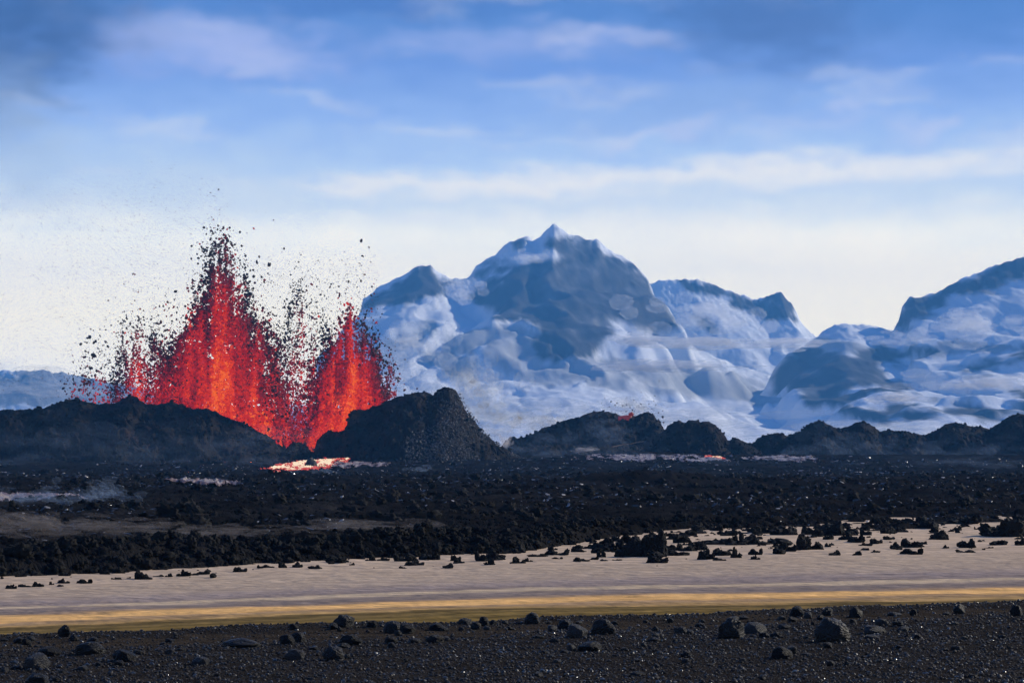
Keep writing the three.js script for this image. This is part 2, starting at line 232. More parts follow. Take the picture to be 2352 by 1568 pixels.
// ---------------------------------------------------------------- cones and ridges of spatter
function coneHill(name, label, ridge, d, { base = 0, front = 1.5, back = 1.3, lump = 1, cells = 0.55, seed = 1, tintAt, extra = 14 }) {
  const pts = ridge.map(([x, y]) => { const p = at(x, y, d); return [p.x, p.y]; });
  const x0 = pts[0][0] - extra, x1 = pts[pts.length - 1][0] + extra;
  const rows = [[x0, base - 2], ...pts, [x1, base - 2]], nx = Math.round((x1 - x0) / cells), top = (x) => { let s = 0; for (let k = -2; k <= 2; k++) s += table(rows, x + k * 0.5); return s / 5; };
  const wide = (x) => { let s = 0; for (let k = -6; k <= 6; k++) s += table(rows, x + k * 4); return Math.max(4, s / 13 - base); };
  const nz = 150;
  const g = sheet(nx, nz, (u, v) => {
    const x = mix(x0, x1, u), t = v * 2 - 1, h = top(x), w = wide(x), z = -t * -1 * 0 + (t < 0 ? -t * (w * front + 4) : -t * (w * back + 4));
    const k = 1 - Math.abs(t), prof = Math.sin(k * Math.PI / 2) * 0.3 + k * 0.7;
    let y = base + (h - base) * prof;
    const a = lump * clamp(0.6 + 1.2 * Math.abs(t) * 2, 0, 1.3);
    const nx_ = noise(x * 0.13 + seed, y * 0.16, (z + seed * 9) * 0.13), gully = fbm(x * 0.09 + seed, 4.5, seed, 3) * 3 * smooth(0, 0.5, 1 - k) * smooth(0, 0.25, k);
    y += a * (nx_ * 1.8 + ridged(x * 0.3 + seed, y * 0.3, z * 0.3, 3) * 0.7 + Math.abs(noise(x * 0.36 + 3, z * 0.3, seed + y * 0.3)) * 1.7 - 0.4 + noise(x * 0.9, z * 0.8, seed + y * 0.5) * 0.7 + noise(x * 2, z * 1.6, seed) * 0.3) + gully * lump - (1 - smooth(0, 0.06, k)) * 4;
    return [x + noise(x * 0.25, y * 0.3, z * 0.25 + seed) * 0.8 * lump, y, -d + z + noise(x * 0.22 + 5, y * 0.25, seed) * 1.6 * lump];
  }, tintAt ?? ((x, y, z) => { const g = 0.014 * (1 + 0.6 * noise(x * 0.15, y * 0.2, z * 0.15) + 0.5 * noise(x * 0.9, y * 0.9, z * 0.9)), rust = 1.25 + 0.5 * smooth(0.1, 0.4, fbm(x * 0.06, y * 0.12, z * 0.06, 3)); return [g * rust, g, g * 0.82]; }));
  const m = add(name, g, std(0xffffff, 0.8, { vertexColors: true, specularIntensity: 0.1, bumpMap: grainOf(grain, 0.22), bumpScale: 0.35 }));
  m.userData = { kind: 'structure', label }; return { mesh: m, top, d };
}
const leftCone = coneHill('crater_hill', 'long dark crater wall in front of the tall fountains', [[-260, 985], [-120, 955], [0, 944], [60, 940], [100, 938], [132, 926], [165, 918], [195, 921], [222, 934], [262, 930], [284, 916], [300, 911], [316, 918], [332, 932], [366, 934], [385, 926], [410, 927], [440, 938], [462, 938], [500, 950], [540, 965], [580, 984], [612, 1003], [640, 1024], [660, 1032], [682, 1014], [700, 1024], [722, 1046], [770, 1062]], 880, { seed: 2 });
const midCone = coneHill('crater_hill', 'pointed dark spatter cone beside the right fountain', [[690, 1062], [718, 1046], [726, 1016], [742, 998], [775, 989], [797, 984], [801, 950], [815, 943], [840, 942], [865, 934], [890, 922], [915, 913], [940, 905], [970, 902], [990, 909], [1003, 897], [1020, 891], [1036, 892], [1050, 908], [1062, 930], [1078, 955], [1098, 982], [1122, 1008], [1150, 1030], [1190, 1052], [1240, 1066]], 892, { seed: 5, front: 1.7 });
const farCone = coneHill('crater_hill', 'broad smoking cone with small red vent beyond the saddle', [[1140, 1052], [1160, 1016], [1172, 1003], [1196, 1004], [1230, 992], [1275, 972], [1320, 960], [1370, 947], [1405, 950], [1440, 958], [1465, 955], [1478, 945], [1495, 947], [1510, 962], [1524, 985], [1560, 1010], [1620, 1040]], 1080, { seed: 9, back: 1.2 });
const knobRidge = coneHill('crater_hill', 'knobbly dark ridge with three rounded tops', [[1480, 1050], [1510, 1000], [1530, 984], [1550, 969], [1565, 967], [1572, 978], [1580, 969], [1600, 967], [1612, 974], [1622, 970], [1640, 975], [1655, 990], [1668, 1005], [1674, 1018], [1684, 1005], [1700, 1006], [1712, 1018], [1740, 1040], [1770, 1056]], 1030, { seed: 14 });
const longRidge = coneHill('crater_hill', 'long serrated dark ridge reaching out of the picture', [[1690, 1052], [1730, 1018], [1770, 995], [1790, 996], [1812, 1003], [1838, 992], [1862, 972], [1884, 966], [1905, 974], [1925, 985], [1950, 983], [1968, 973], [1985, 970], [2005, 980], [2020, 993], [2045, 988], [2080, 992], [2130, 1000], [2152, 985], [2180, 974], [2210, 974], [2240, 982], [2275, 986], [2300, 970], [2330, 952], [2360, 948], [2420, 955], [2520, 940], [2680, 985]], 1100, { seed: 21 });
const saddle = coneHill('low_crater_hill', 'low dark mound in the saddle between two cones', [[1080, 1060], [1130, 1044], [1170, 1030], [1240, 1024], [1330, 1022], [1420, 1030], [1500, 1040], [1620, 1052], [1720, 1060]], 980, { seed: 31, lump: 0.8 });
{ // spatter crags all over the walls
  const r = rng(95); for (const [c, n] of [[leftCone, 5200], [midCone, 3600], [farCone, 3600], [knobRidge, 3600], [longRidge, 6500], [saddle, 1500]]) {
    const p = c.mesh.geometry.attributes.position, list = []; for (let i = 0; i < n; i++) { const k = Math.floor(r() * p.count), s = 0.35 + 1.3 * r() ** 4; if (p.getY(k) < 1) continue; list.push([p.getX(k), p.getY(k) - s * 0.2, p.getZ(k), s * (0.8 + r()), s * (0.7 + r() * 0.6), s, r() * 6, r() * 6, r() * 6, 0.6 + r() * 0.9]); }
    tag(scatter('spatter_rubble', chip[n % 3], std(rgb(0.011, 0.011, 0.011), 0.8, { specularIntensity: 0.1, flatShading: true }), list), 'loose spatter blocks covering the ' + c.mesh.userData.label, 'rubble');
  }
}
// blocks coloured lighter to paint sunlight on the flank of the pointed cone
{
  const r = rng(90), list = [];
  for (let i = 0; i < 9000; i++) { const px = 930 + r() * 310, p = at(px, 1000, 892), t = r(), h = midCone.top(p.x), w = Math.max(4, h) * 1.7 + 4; if (h < 0) continue; const s = 0.18 + 0.6 * r() ** 4; list.push([p.x + r() * 2, h * (1 - t * 0.98) + 0.1, -892 + t * w, s * 1.3, s, s, r() * 3, r() * 6, r() * 3, 0.6 + r()]); }
  tag(scatter('flank_rubble', chip[0], std(rgb(0.06, 0.058, 0.057), 0.6, { flatShading: true, specularIntensity: 0.6 }), list), 'rubble on the flank of the pointed cone, sunlight painted in its grey', 'rubble');
}
// ---------------------------------------------------------------- far mountains: rock with snow; haze on the pale lower slopes painted as snow
function mountain(name, label, ridge, rocks, d, deep, seed, { snowHazeTone = 0.9, cliffs = [] } = {}) {
  const pts = ridge.map(([x, y]) => { const p = at(x, y, d); return [p.x, p.y]; }), x0 = pts[0][0] - 60, x1 = pts[pts.length - 1][0] + 500, rows = [[x0, -60], ...pts, [x1, -60]];
  // bare rock outcrops on the slope, in metres: [across, height, half width, half height, tilt]
  const bare = rocks.map(([x, y, rx, ry, tilt = 0, k = 1]) => { const p = at(x, y, d - deep * 0.35); return [p.x, p.y, rx / LENS * d, ry / LENS * d, tilt, k]; });
  // cliffs bare of snow, outlined on the slope in metres
  const rise = (k) => 0.22 * k + 0.78 * Math.max(0, k) ** 2.3;
  const onSlope = (x, y) => { let p; for (let t = 0.02; t <= 1; t += 0.01) { p = at(x, y, d - (1 - t) * deep); if (Math.max(-20, table(rows, p.x)) * rise(t) >= p.y) break; } return p; };
  const faces = cliffs.map((c) => c.map(([x, y]) => { const p = onSlope(x, y); return [p.x, p.y]; }));
  const within = (f, x, y) => { let inside = false, near = 1e9; for (let i = 0, j = f.length - 1; i < f.length; j = i++) { const [ax, ay] = f[i], [bx, by] = f[j]; if ((ay > y) !== (by > y) && x < (bx - ax) * (y - ay) / (by - ay) + ax) inside = !inside; const t = clamp(((x - ax) * (bx - ax) + (y - ay) * (by - ay)) / ((bx - ax) ** 2 + (by - ay) ** 2)); near = Math.min(near, Math.hypot(x - ax - t * (bx - ax), y - ay - t * (by - ay))); } return inside ? near : -near; };
  const g = sheet(420, 170, (u, v) => {
    const x = mix(x0, x1, u), t = v * 1.35, off = (1 - t) * deep, warp = smooth(0, 0.3, 1 - t), h = Math.max(-20, table(rows, x + warp * (fbm(x * 0.0025 + seed, off * 0.0022, seed, 3) * 420 + fbm(x * 0.008, off * 0.006, seed + 2, 2) * 120))), k = t < 1 ? t : 1 - (t - 1) * 1.6, prof = k > 0 ? rise(k) : k;
    const z = (1 - t) * deep, inner = smooth(0, 0.25, k) * smooth(0, 0.2, 1 - Math.min(k, 1));
    const y = h * prof + inner * (ridged(x * 0.0035 + seed, z * 0.003, seed, 5) * 22 + noise(x * 0.0013, z * 0.0013, seed) * 50) + (1 - inner) * (noise(x * 0.02, z * 0.02, seed) * 12 + noise(x * 0.055, z * 0.05, seed) * 7) * smooth(0, 0.3, k) + fbm(x * 0.02, z * 0.015, seed + 3, 3) * 7 * inner;
    return [x, y - (k < 0.02 ? 30 : 0), -d + z];
  }, (x, y, z) => {
    const wx = fbm(x * 0.006, y * 0.006, seed, 4) * 150, wy = fbm(x * 0.007 + 9, y * 0.007, seed, 4) * 120, n = fbm(x * 0.012, y * 0.016, z * 0.004 + seed, 4);
    let b = 0.06; for (const [cx, cy, rx, ry, tilt, k] of bare) { const dx = (x - cx + wx * 0.6) * 0.9, dy = (y - cy + wy * 0.6) * 0.9 + (x - cx) * tilt, q = Math.sqrt((dx / rx) ** 2 + (dy / ry) ** 2); b = Math.max(b, k * smooth(1.12, 0.82, q + n * 0.45)); }
    for (const f of faces) { const q = within(f, x + wx * 0.3, y + wy * 0.3); if (q > -70) b = Math.max(b, smooth(-16, 22, q + n * 60)); }
    b = clamp(b + 0.3 * n * (b > 0.1 ? 1 : 0.45)); const s = mix(snowHazeTone, 0.022, b);  // snow tone also carries the haze over the lower slopes
    return [s * 0.95, s * 0.98, s];
  });
  const m = add(name, g, std(0xffffff, 0.9, { vertexColors: true })); m.userData = { kind: 'structure', label }; return m;
}
mountain('mountain', 'blue hazy mountain with snow fields and pointed summit', [[800, 1020], [816, 880], [826, 730], [834, 688], [862, 662], [900, 643], [940, 626], [962, 608], [988, 608], [1004, 624], [1040, 641], [1078, 634], [1098, 606], [1130, 588], [1162, 562], [1186, 545], [1206, 540], [1226, 552], [1242, 540], [1258, 522], [1272, 514], [1286, 524], [1308, 534], [1340, 546], [1372, 550], [1396, 570], [1430, 588], [1460, 608], [1484, 632], [1498, 664], [1508, 694], [1526, 726], [1546, 756], [1600, 800], [1700, 842], [1840, 880], [2020, 910], [2200, 960]],
  [[985, 742, 26, 16, 0, 0.5], [1070, 785, 40, 34, 0, 0.55], [1020, 830, 50, 24, 0.3, 0.55], [920, 775, 50, 16, -0.2, 0.5], [1180, 800, 70, 50, 0, 0.5], [1500, 860, 260, 26, 0, 0.5], [1650, 890, 170, 28, 0, 0.55]], 9000, 3600, 3.1, { cliffs: [
    [[1068, 688], [1090, 660], [1140, 640], [1190, 615], [1240, 595], [1290, 588], [1262, 562], [1258, 548], [1300, 542], [1340, 548], [1375, 552], [1400, 572], [1440, 592], [1470, 612], [1490, 640], [1502, 690], [1520, 725], [1542, 752], [1535, 768], [1490, 765], [1440, 745], [1410, 745], [1395, 770], [1392, 800], [1350, 822], [1290, 828], [1240, 815], [1215, 790], [1235, 760], [1200, 740], [1150, 745], [1110, 715]],
    [[842, 705], [862, 676], [900, 656], [940, 636], [962, 600], [990, 600], [1005, 626], [1030, 655], [1010, 680], [960, 692], [900, 712], [860, 715]],
    [[1088, 640], [1100, 612], [1130, 592], [1160, 596], [1180, 612], [1140, 632], [1110, 650]], [[1175, 570], [1190, 548], [1215, 542], [1230, 552], [1200, 566]],] });
mountain('mountain', 'pale snowy far shoulder behind the pointed mountain', [[1380, 760], [1440, 690], [1490, 648], [1540, 640], [1600, 640], [1650, 656], [1700, 674], [1740, 686], [1768, 676], [1795, 671], [1818, 694], [1838, 736], [1880, 780], [1980, 860], [2120, 960]], [], 9900, 1800, 5.2, { snowHazeTone: 0.95, cliffs: [[[1570, 642], [1600, 640], [1650, 656], [1700, 676], [1745, 688], [1770, 672], [1798, 664], [1820, 690], [1842, 738], [1800, 735], [1750, 728], [1700, 712], [1650, 692], [1600, 664]], [[1575, 712], [1620, 728], [1660, 742], [1640, 758], [1600, 742]]] });
mountain('mountain', 'blue hazy mountain shoulder rising out of the picture', [[1540, 1045], [1640, 1000], [1710, 950], [1750, 905], [1766, 876], [1780, 842], [1806, 812], [1850, 792], [1888, 762], [1918, 748], [1950, 743], [2000, 748], [2052, 757], [2066, 738], [2074, 702], [2092, 684], [2128, 680], [2175, 657], [2238, 628], [2300, 606], [2352, 590], [2440, 560], [2600, 520], [2760, 620], [2900, 800]],
  [[1960, 770, 110, 22, 0, 0.5], [2280, 780, 70, 14, 0.1, 0.6]], 8200, 3300, 7.7, { cliffs: [
    [[1760, 880], [1774, 845], [1802, 812], [1850, 790], [1885, 784], [1920, 800], [1950, 810], [2000, 800], [2060, 790], [2110, 790], [2165, 800], [2150, 815], [2080, 828], [2040, 845], [2060, 865], [2095, 880], [2080, 895], [2000, 900], [1960, 915], [1930, 930], [1870, 935], [1800, 915]],
    [[2064, 748], [2072, 700], [2093, 680], [2130, 676], [2180, 652], [2240, 624], [2300, 602], [2420, 560], [2420, 620], [2300, 660], [2200, 690], [2140, 725], [2100, 748]],
    [[2190, 862], [2260, 835], [2352, 805], [2450, 780], [2450, 820], [2352, 840], [2270, 862]], [[1935, 945], [2000, 930], [2120, 935], [2230, 930], [2300, 905], [2352, 895], [2450, 880], [2450, 960], [2200, 970], [1940, 965]]] });
mountain('low_hill', 'faint blue low hill beyond the crater wall', [[-500, 860], [-200, 862], [0, 852], [90, 850], [160, 858], [260, 880], [360, 900], [480, 930], [620, 985]], [[0, 890, 300, 40, 0, 0.75], [250, 920, 160, 30, 0, 0.6]], 9600, 1200, 12.2);

// ---------------------------------------------------------------- molten lava
const glow = (r, g, b, k = 1) => std(rgb(0.02, 0.012, 0.012), 0.7, { emissive: rgb(r, g, b), emissiveIntensity: k });
const tones = [glow(0.86, 0.125, 0.012), glow(0.72, 0.045, 0.007), glow(0.5, 0.014, 0.007), glow(0.27, 0.005, 0.008), glow(0.105, 0.003, 0.008), glow(0.022, 0.002, 0.004), std(rgb(0.016, 0.013, 0.014), 0.8)];
const clots = [stone(31, 1, { jag: 0.7, sink: 2 }), stone(32, 1, { jag: 0.9, cuts: 3, sink: 2 }), stone(33, 1, { jag: 0.5, cuts: 6, sink: 2 })];
function fountain(name, label, rows, d, { count, dark = 0, size = 0.36, lean = 0, hot = 0.5, seed, crown = 1, spread = 9 }) {
  const o = new THREE.Group(); o.name = numbered(name); const foot = at((rows[0][1] + rows[0][2]) / 2, rows[0][0], d); o.position.copy(foot); scene.add(o); tag(o, label, 'lava fountain', 'fire fountains along the fissure');
  const wMost = Math.max(...rows.map(([, a, b]) => (b - a) / 2)) + 14, r = rng(seed), bins = tones.map(() => []), y0 = rows[0][0], y1 = rows[rows.length - 1][0];
  const L = rows.map(([y, l]) => [-y, l]), R = rows.map(([y, , q]) => [-y, q]);
  for (let n = 0, tries = 0; n < count && tries < count * 40; tries++) {
    let y = mix(y0, y1, r()); const l = table(L, -y), q = table(R, -y), w = (q - l) / 2, c = (l + q) / 2; if (r() > (w + 14) / wMost) continue;
    const tail = r() < 0.2, side = tail ? (r() < 0.5 ? -1 : 1) * (0.9 - Math.log(1 - r()) * Math.min(0.6, 14 / w)) : r() * 2 - 1, up = (y0 - y) / (y0 - y1), x = c + side * (w + noise(y * 0.05, seed, side * 2) * 14); const lifted = r() < 0.22; if (lifted) y += Math.log(1 - r()) * 26;
    // streaks that rise from the vent, thinner spray at the edges and the top
    const streak = fbm(x * 0.045 + seed, y * 0.006, seed, 3), gap = fbm(x * 0.028, y * 0.022, seed + 4, 3);
    const dens = (tail ? 1 : smooth(1.25, 0.7, Math.abs(side))) * mix(1, 0.6, up * crown) * clamp(0.8 + gap * 1.3) * (0.25 + 0.75 * smooth(1, 0.8, up));
    const jet = 0.78 + 0.55 * noise(x * 0.07, seed * 3.1) + 0.25 * noise(x * 0.21, seed); if (up > jet && r() < 0.75) continue; if (r() > dens) continue; n++;
    let tone = 1.1 + (1 - hot) * 3.2 + up * 2.2 * crown + Math.abs(side) * 1.5 * mix(0.6, 1.2, up) - streak * 3.6 + dark * 2.4 * smooth(0.1, 0.9, up) + (r() - 0.5) * 1.7 + (r() < 0.12 ? 1.3 : 0) - 1.1 * hot * (1 - up) * clamp(1 - Math.abs(side));
    if (Math.abs(side) > 0.95) tone += 0.9; if (up > 0.85) tone += 0.7; const back = Math.abs(side) < 0.75 && up < 0.62 && hot > 0.8 && !lifted && r() < 0.22; if (back) tone = clamp(tone, 1, 3);
    const k = clamp(Math.round(tone), 0, 6), s = size * (0.35 + 1.2 * r() ** 2.2) * (back ? 2.6 : 1), p = at(x, y, d + (back ? spread * 0.6 : (r() - 0.5) * spread * (1 - 0.4 * up)));
    bins[k].push([p.x - foot.x, p.y - foot.y, p.z - foot.z, s * 2 * (0.7 + r() * 0.7), s * 2 * (0.7 + r() * 1.1), s * 2 * (0.7 + r() * 0.5), r() * 6, r() * 6, r() * 6]);
  }
  const kinds = ['orange_glowing_spray', 'vermilion_glowing_spray', 'red_glowing_spray', 'crimson_glowing_spray', 'maroon_glowing_spray', 'cooling_spray', 'black_spray'];
  bins.forEach((b, k) => b.length && scatter(kinds[k], clots[k % 3], tones[k], b, o));
  return o;
}
fountain('lava_fountain', 'low sparse fountain of black and red clots at the far end of the fissure', [[950, 150, 290], [900, 165, 275], [860, 180, 262], [820, 190, 250], [770, 196, 232]], 915, { count: 800, dark: 0.7, size: 0.3, seed: 41, hot: 0.5 });
fountain('lava_fountain', 'ragged red fountain with black fringe, beside the tallest one', [[950, 255, 410], [900, 264, 400], [850, 268, 390], [800, 274, 372], [760, 280, 350], [720, 286, 325]], 918, { count: 5600, dark: 0.3, size: 0.29, seed: 42, hot: 0.72 });
fountain('lava_fountain', 'tallest fountain, a broad red mass with a tapering dark spike', [[1030, 440, 700], [985, 400, 668], [930, 366, 648], [870, 372, 636], [820, 392, 624], [780, 418, 610], [745, 446, 590], [700, 466, 562], [650, 472, 548], [600, 480, 538], [560, 484, 530], [530, 484, 524]], 922, { count: 34000, size: 0.36, seed: 43, hot: 0.9, spread: 16 });
fountain('lava_fountain', 'thin broken fountain with pale sky showing through', [[1035, 655, 735], [980, 640, 738], [920, 628, 740], [850, 626, 742], [790, 640, 748], [730, 660, 740], [680, 670, 716], [640, 676, 706]], 912, { count: 5600, dark: 0.3, size: 0.29, seed: 44, hot: 0.62, spread: 10 });
fountain('lava_fountain', 'dense orange and red fountain ending in a blunt point', [[1040, 700, 770], [1000, 708, 830], [960, 718, 872], [920, 728, 884], [860, 742, 872], [800, 760, 852], [750, 776, 836], [715, 788, 824], [704, 794, 816]], 908, { count: 20000, size: 0.35, seed: 45, hot: 0.94, spread: 14, crown: 0.8 });
for (const [px, py, k] of [[520, 900, 900], [780, 930, 700], [690, 1015, 250]]) { const l = new THREE.PointLight(rgb(1, 0.16, 0.03), k); l.position.copy(at(px, py, 905)); l.shadow.radius = 120; l.castShadow = true; l.name = 'fountain_glow'; scene.add(l); }

// lava bombs thrown clear of the fountains
const bombMat = [std(rgb(0.015, 0.012, 0.013), 0.8), glow(0.03, 0.002, 0.003), glow(0.09, 0.004, 0.004)];
const bombShapes = [stone(61, 2, { jag: 0.8, sink: 2 }), stone(62, 2, { jag: 1.1, cuts: 3, sink: 2 }), stone(63, 2, { jag: 0.6, cuts: 4, sink: 2 })];
function bomb(px, py, d, size, label, group, r, hotness = 0) {
  const m = add('lava_bomb', bombShapes[Math.floor(r() * 3)], bombMat[hotness]), p = at(px, py, d), s = size / LENS * d; m.position.copy(p); m.rotation.set(r() * 6, r() * 6, r() * 6); m.scale.set(s * (0.8 + r() * 0.6), s * (0.8 + r() * 0.5), s * 0.8); return tag(m, label, 'lava bomb', group);
}
{
  const r = rng(600), Z = (x, y) => [(200 + x / 1.568) * 0.5742, (800 + y / 1.568) * 0.5742];
  const big = [[1385, 405, 15, 'largest black lava bomb in the open sky between the tall and thin fountains'], [1955, 243, 12, 'topmost black lava bomb above the blunt right fountain'], [1467, 295, 10, 'lone black lava bomb high above the thin broken fountain'], [1048, 183, 9, 'topmost black lava bomb over the spike of the tallest fountain'], [2038, 848, 10, 'long black lava bomb beside the hazy mountain flank'], [292, 980, 20, 'largest ragged lava bomb above the low far fountain'], [252, 850, 16, 'upper black lava bomb over the low far fountain']];
  for (const [x, y, s, l] of big) bomb(...Z(x, y), 912, s * 0.62, l, 'large lava bombs', r);
  const more = [[2000, 293, 8], [1950, 350, 10], [2015, 390, 6], [1045, 245, 9], [1305, 350, 9], [1370, 458, 7], [1405, 122, 5], [280, 878, 14], [192, 905, 14], [313, 855, 8], [342, 890, 8], [258, 1058, 14], [262, 960, 10], [1805, 540, 10], [1875, 515, 12], [1570, 345, 7], [1680, 375, 7], [1975, 600, 7], [1980, 728, 12], [2010, 733, 6], [2018, 795, 7], [1530, 425, 8], [1585, 570, 12], [1610, 680, 12], [1190, 480, 9], [1205, 585, 10], [1230, 600, 10], [1380, 820, 10], [860, 740, 14], [655, 775, 12], [660, 850, 12], [520, 790, 10], [470, 1020, 12], [1320, 660, 8], [1320, 530, 6], [922, 268, 6], [1295, 72, 4], [1355, 80, 4], [1060, 58, 5]];
  for (const [x, y, s] of more) bomb(...Z(x, y), 912, s * 0.55, 'middle-sized black lava bomb flung clear of the fire fountains', 'lava bombs flung clear of the fire fountains', r);
  const zones = [[500, 560, 40, 60, 42, 'around the topmost spike of the tallest fountain'], [525, 640, 45, 90, 45, 'beside the upper half of the tallest fountain'], [600, 720, 45, 60, 40, 'in the gap between the tallest and thin fountains'], [705, 680, 45, 70, 55, 'over the head of the thin broken fountain'], [810, 640, 35, 70, 25, 'over the tip of the blunt right fountain'], [855, 800, 25, 110, 30, 'along the outer flank of the blunt right fountain'], [330, 780, 60, 55, 40, 'over the ragged red fountain'], [225, 840, 45, 50, 20, 'over the low far fountain'], [420, 750, 45, 40, 25, 'on the inner shoulder of the tallest fountain']];
  for (const [x, y, rx, ry, n, where] of zones) for (let i = 0; i < n * 0.6; i++) bomb(x + (r() + r() - 1) * rx * 1.5, y + (r() + r() - 1) * ry * 1.3, 904 + r() * 12, 1.6 + 4.2 * r() ** 2.6, 'small black lava bomb ' + where, 'lava bombs ' + where, r, r() < 0.25 ? 1 : 0);
  const S = (x, y) => [(2300 + x / 2.352) * 0.5742, (1500 + y / 2.352) * 0.5742];
  for (const [x, y, s] of [[343, 243, 9], [392, 255, 8], [487, 270, 7], [553, 235, 7], [625, 270, 7], [625, 167, 5], [700, 270, 6], [545, 322, 10], [520, 310, 6], [437, 338, 6], [480, 345, 8], [790, 355, 8], [825, 338, 6], [828, 382, 14], [785, 417, 5], [840, 440, 8], [765, 278, 6], [755, 200, 5], [740, 243, 5], [720, 315, 5], [735, 328, 5], [382, 290, 7], [448, 288, 7], [322, 302, 5], [350, 340, 5], [180, 130, 4], [233, 95, 4], [795, 62, 5], [665, 68, 4], [455, 132, 4], [485, 213, 5], [600, 300, 5], [560, 345, 6], [280, 220, 4], [250, 270, 4]]) bomb(...S(x, y), 1085, s * 0.46, 'small dark lava bomb above the smoking far cone', 'lava bombs above the far cone', r);
}
// fine cinders drifting down on the lee side
{
  const r = rng(71), list = [];
  while (list.length < 7500) {
    const x = -60 + 600 * r() ** 0.9, y = 300 + r() * 640, near = smooth(-100, 470, x) * 0.5 + 0.5, high = smooth(330, 560, y);
    if (r() > near * high * (y > 880 ? 0.5 : 1) || (x > 470 && y > 640)) continue;
    const p = at(x, y, 880 + r() * 70), s = 0.08 + 0.2 * r() ** 3; list.push([p.x, p.y, p.z, s * (1 + r()), s, s, r() * 6, r() * 6, r() * 6]);
  }
  for (let i = 0; i < 3200; i++) { const x = 480 + r() * 390, y = 560 + r() * 220 + r() * 60, p = at(x, y, 890 + r() * 40), s = 0.1 + 0.25 * r() ** 3; list.push([p.x, p.y, p.z, s * (1 + r()), s, s, r() * 6, r() * 6, r() * 6]); }
  tag(scatter('falling_cinder_dust', clots[2], std(rgb(0.03, 0.03, 0.032), 0.9), list), 'fine black cinders drifting down beside the fountains', 'cinders');
}
// ---------------------------------------------------------------- flows on the field
const clumpIsland = stone(431, 3, { jag: 0.7, cuts: 4, sink: 0.4 });
const creamGlow = glow(0.95, 0.74, 0.5), redGlow = glow(0.55, 0.05, 0.025), glareCrust = std(rgb(0.3, 0.24, 0.2), 0.4, { bumpMap: grainOf(grain, 0.4), bumpScale: 0.1 });  // the pale crust colour carries the sun glare on the flows
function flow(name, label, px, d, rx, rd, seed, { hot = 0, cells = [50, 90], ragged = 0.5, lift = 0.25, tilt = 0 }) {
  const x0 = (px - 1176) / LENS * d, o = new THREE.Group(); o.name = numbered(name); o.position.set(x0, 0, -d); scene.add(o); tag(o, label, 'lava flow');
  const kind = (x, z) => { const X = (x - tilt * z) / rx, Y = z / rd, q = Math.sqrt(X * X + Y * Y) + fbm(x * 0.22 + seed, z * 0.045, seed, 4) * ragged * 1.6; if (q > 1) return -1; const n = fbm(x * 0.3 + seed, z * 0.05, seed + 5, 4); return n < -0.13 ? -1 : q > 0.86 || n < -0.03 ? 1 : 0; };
  for (const [k, part, m] of [[0, hot ? 'glowing_core' : 'crust', hot ? creamGlow : glareCrust], [1, hot ? 'glowing_margin' : 'crust_margin', hot ? redGlow : std(rgb(0.12, 0.075, 0.065), 0.5)]]) {
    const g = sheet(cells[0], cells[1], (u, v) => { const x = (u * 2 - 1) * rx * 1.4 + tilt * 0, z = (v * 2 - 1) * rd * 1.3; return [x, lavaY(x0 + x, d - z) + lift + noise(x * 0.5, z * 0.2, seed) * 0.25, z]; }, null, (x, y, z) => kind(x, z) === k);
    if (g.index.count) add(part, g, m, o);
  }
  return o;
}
flow('lava_flow', 'cream and red molten lava pouring out of the breach between the cones', 718, 790, 9.5, 96, 3.3, { hot: 1, ragged: 0.55, cells: [120, 160], lift: 0.5 });
{ const p = at(714, 1070, 765), m = add('lava_clump', clumpIsland, std(rgb(0.01, 0.01, 0.01), 0.8)); m.position.set(p.x, lavaY(p.x, -p.z) + 0.1, p.z); m.scale.set(4.2, 3, 5); tag(m, 'black rock island in the molten lava below the breach', 'lava clump'); }
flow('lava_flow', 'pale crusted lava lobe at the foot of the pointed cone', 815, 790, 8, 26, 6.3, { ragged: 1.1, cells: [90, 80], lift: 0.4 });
flow('lava_flow', 'narrow lava channel with painted sun glare below the long crater wall', 488, 318, 4.4, 6, 1.7, { ragged: 0.8, lift: 0.45, cells: [90, 60] });
flow('lava_flow', 'pinkish lava channel with painted sun glare near the edge of the picture', 100, 212, 4.6, 10, 9.7, { ragged: 0.9, lift: 0.3, cells: [90, 60], tilt: 0 });
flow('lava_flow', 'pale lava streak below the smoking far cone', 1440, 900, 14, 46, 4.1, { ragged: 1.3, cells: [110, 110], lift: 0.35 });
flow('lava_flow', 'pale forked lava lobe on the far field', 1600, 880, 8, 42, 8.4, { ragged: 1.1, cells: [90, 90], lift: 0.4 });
flow('lava_flow', 'small glowing orange lava spot on the far field', 1637, 890, 3, 22, 2.4, { hot: 1, ragged: 0.4, cells: [40, 50], lift: 0.7 });
flow('lava_flow', 'broad pinkish lava apron below the serrated ridge', 1790, 880, 12, 36, 5.9, { ragged: 1.2, cells: [90, 90], lift: 0.4 });
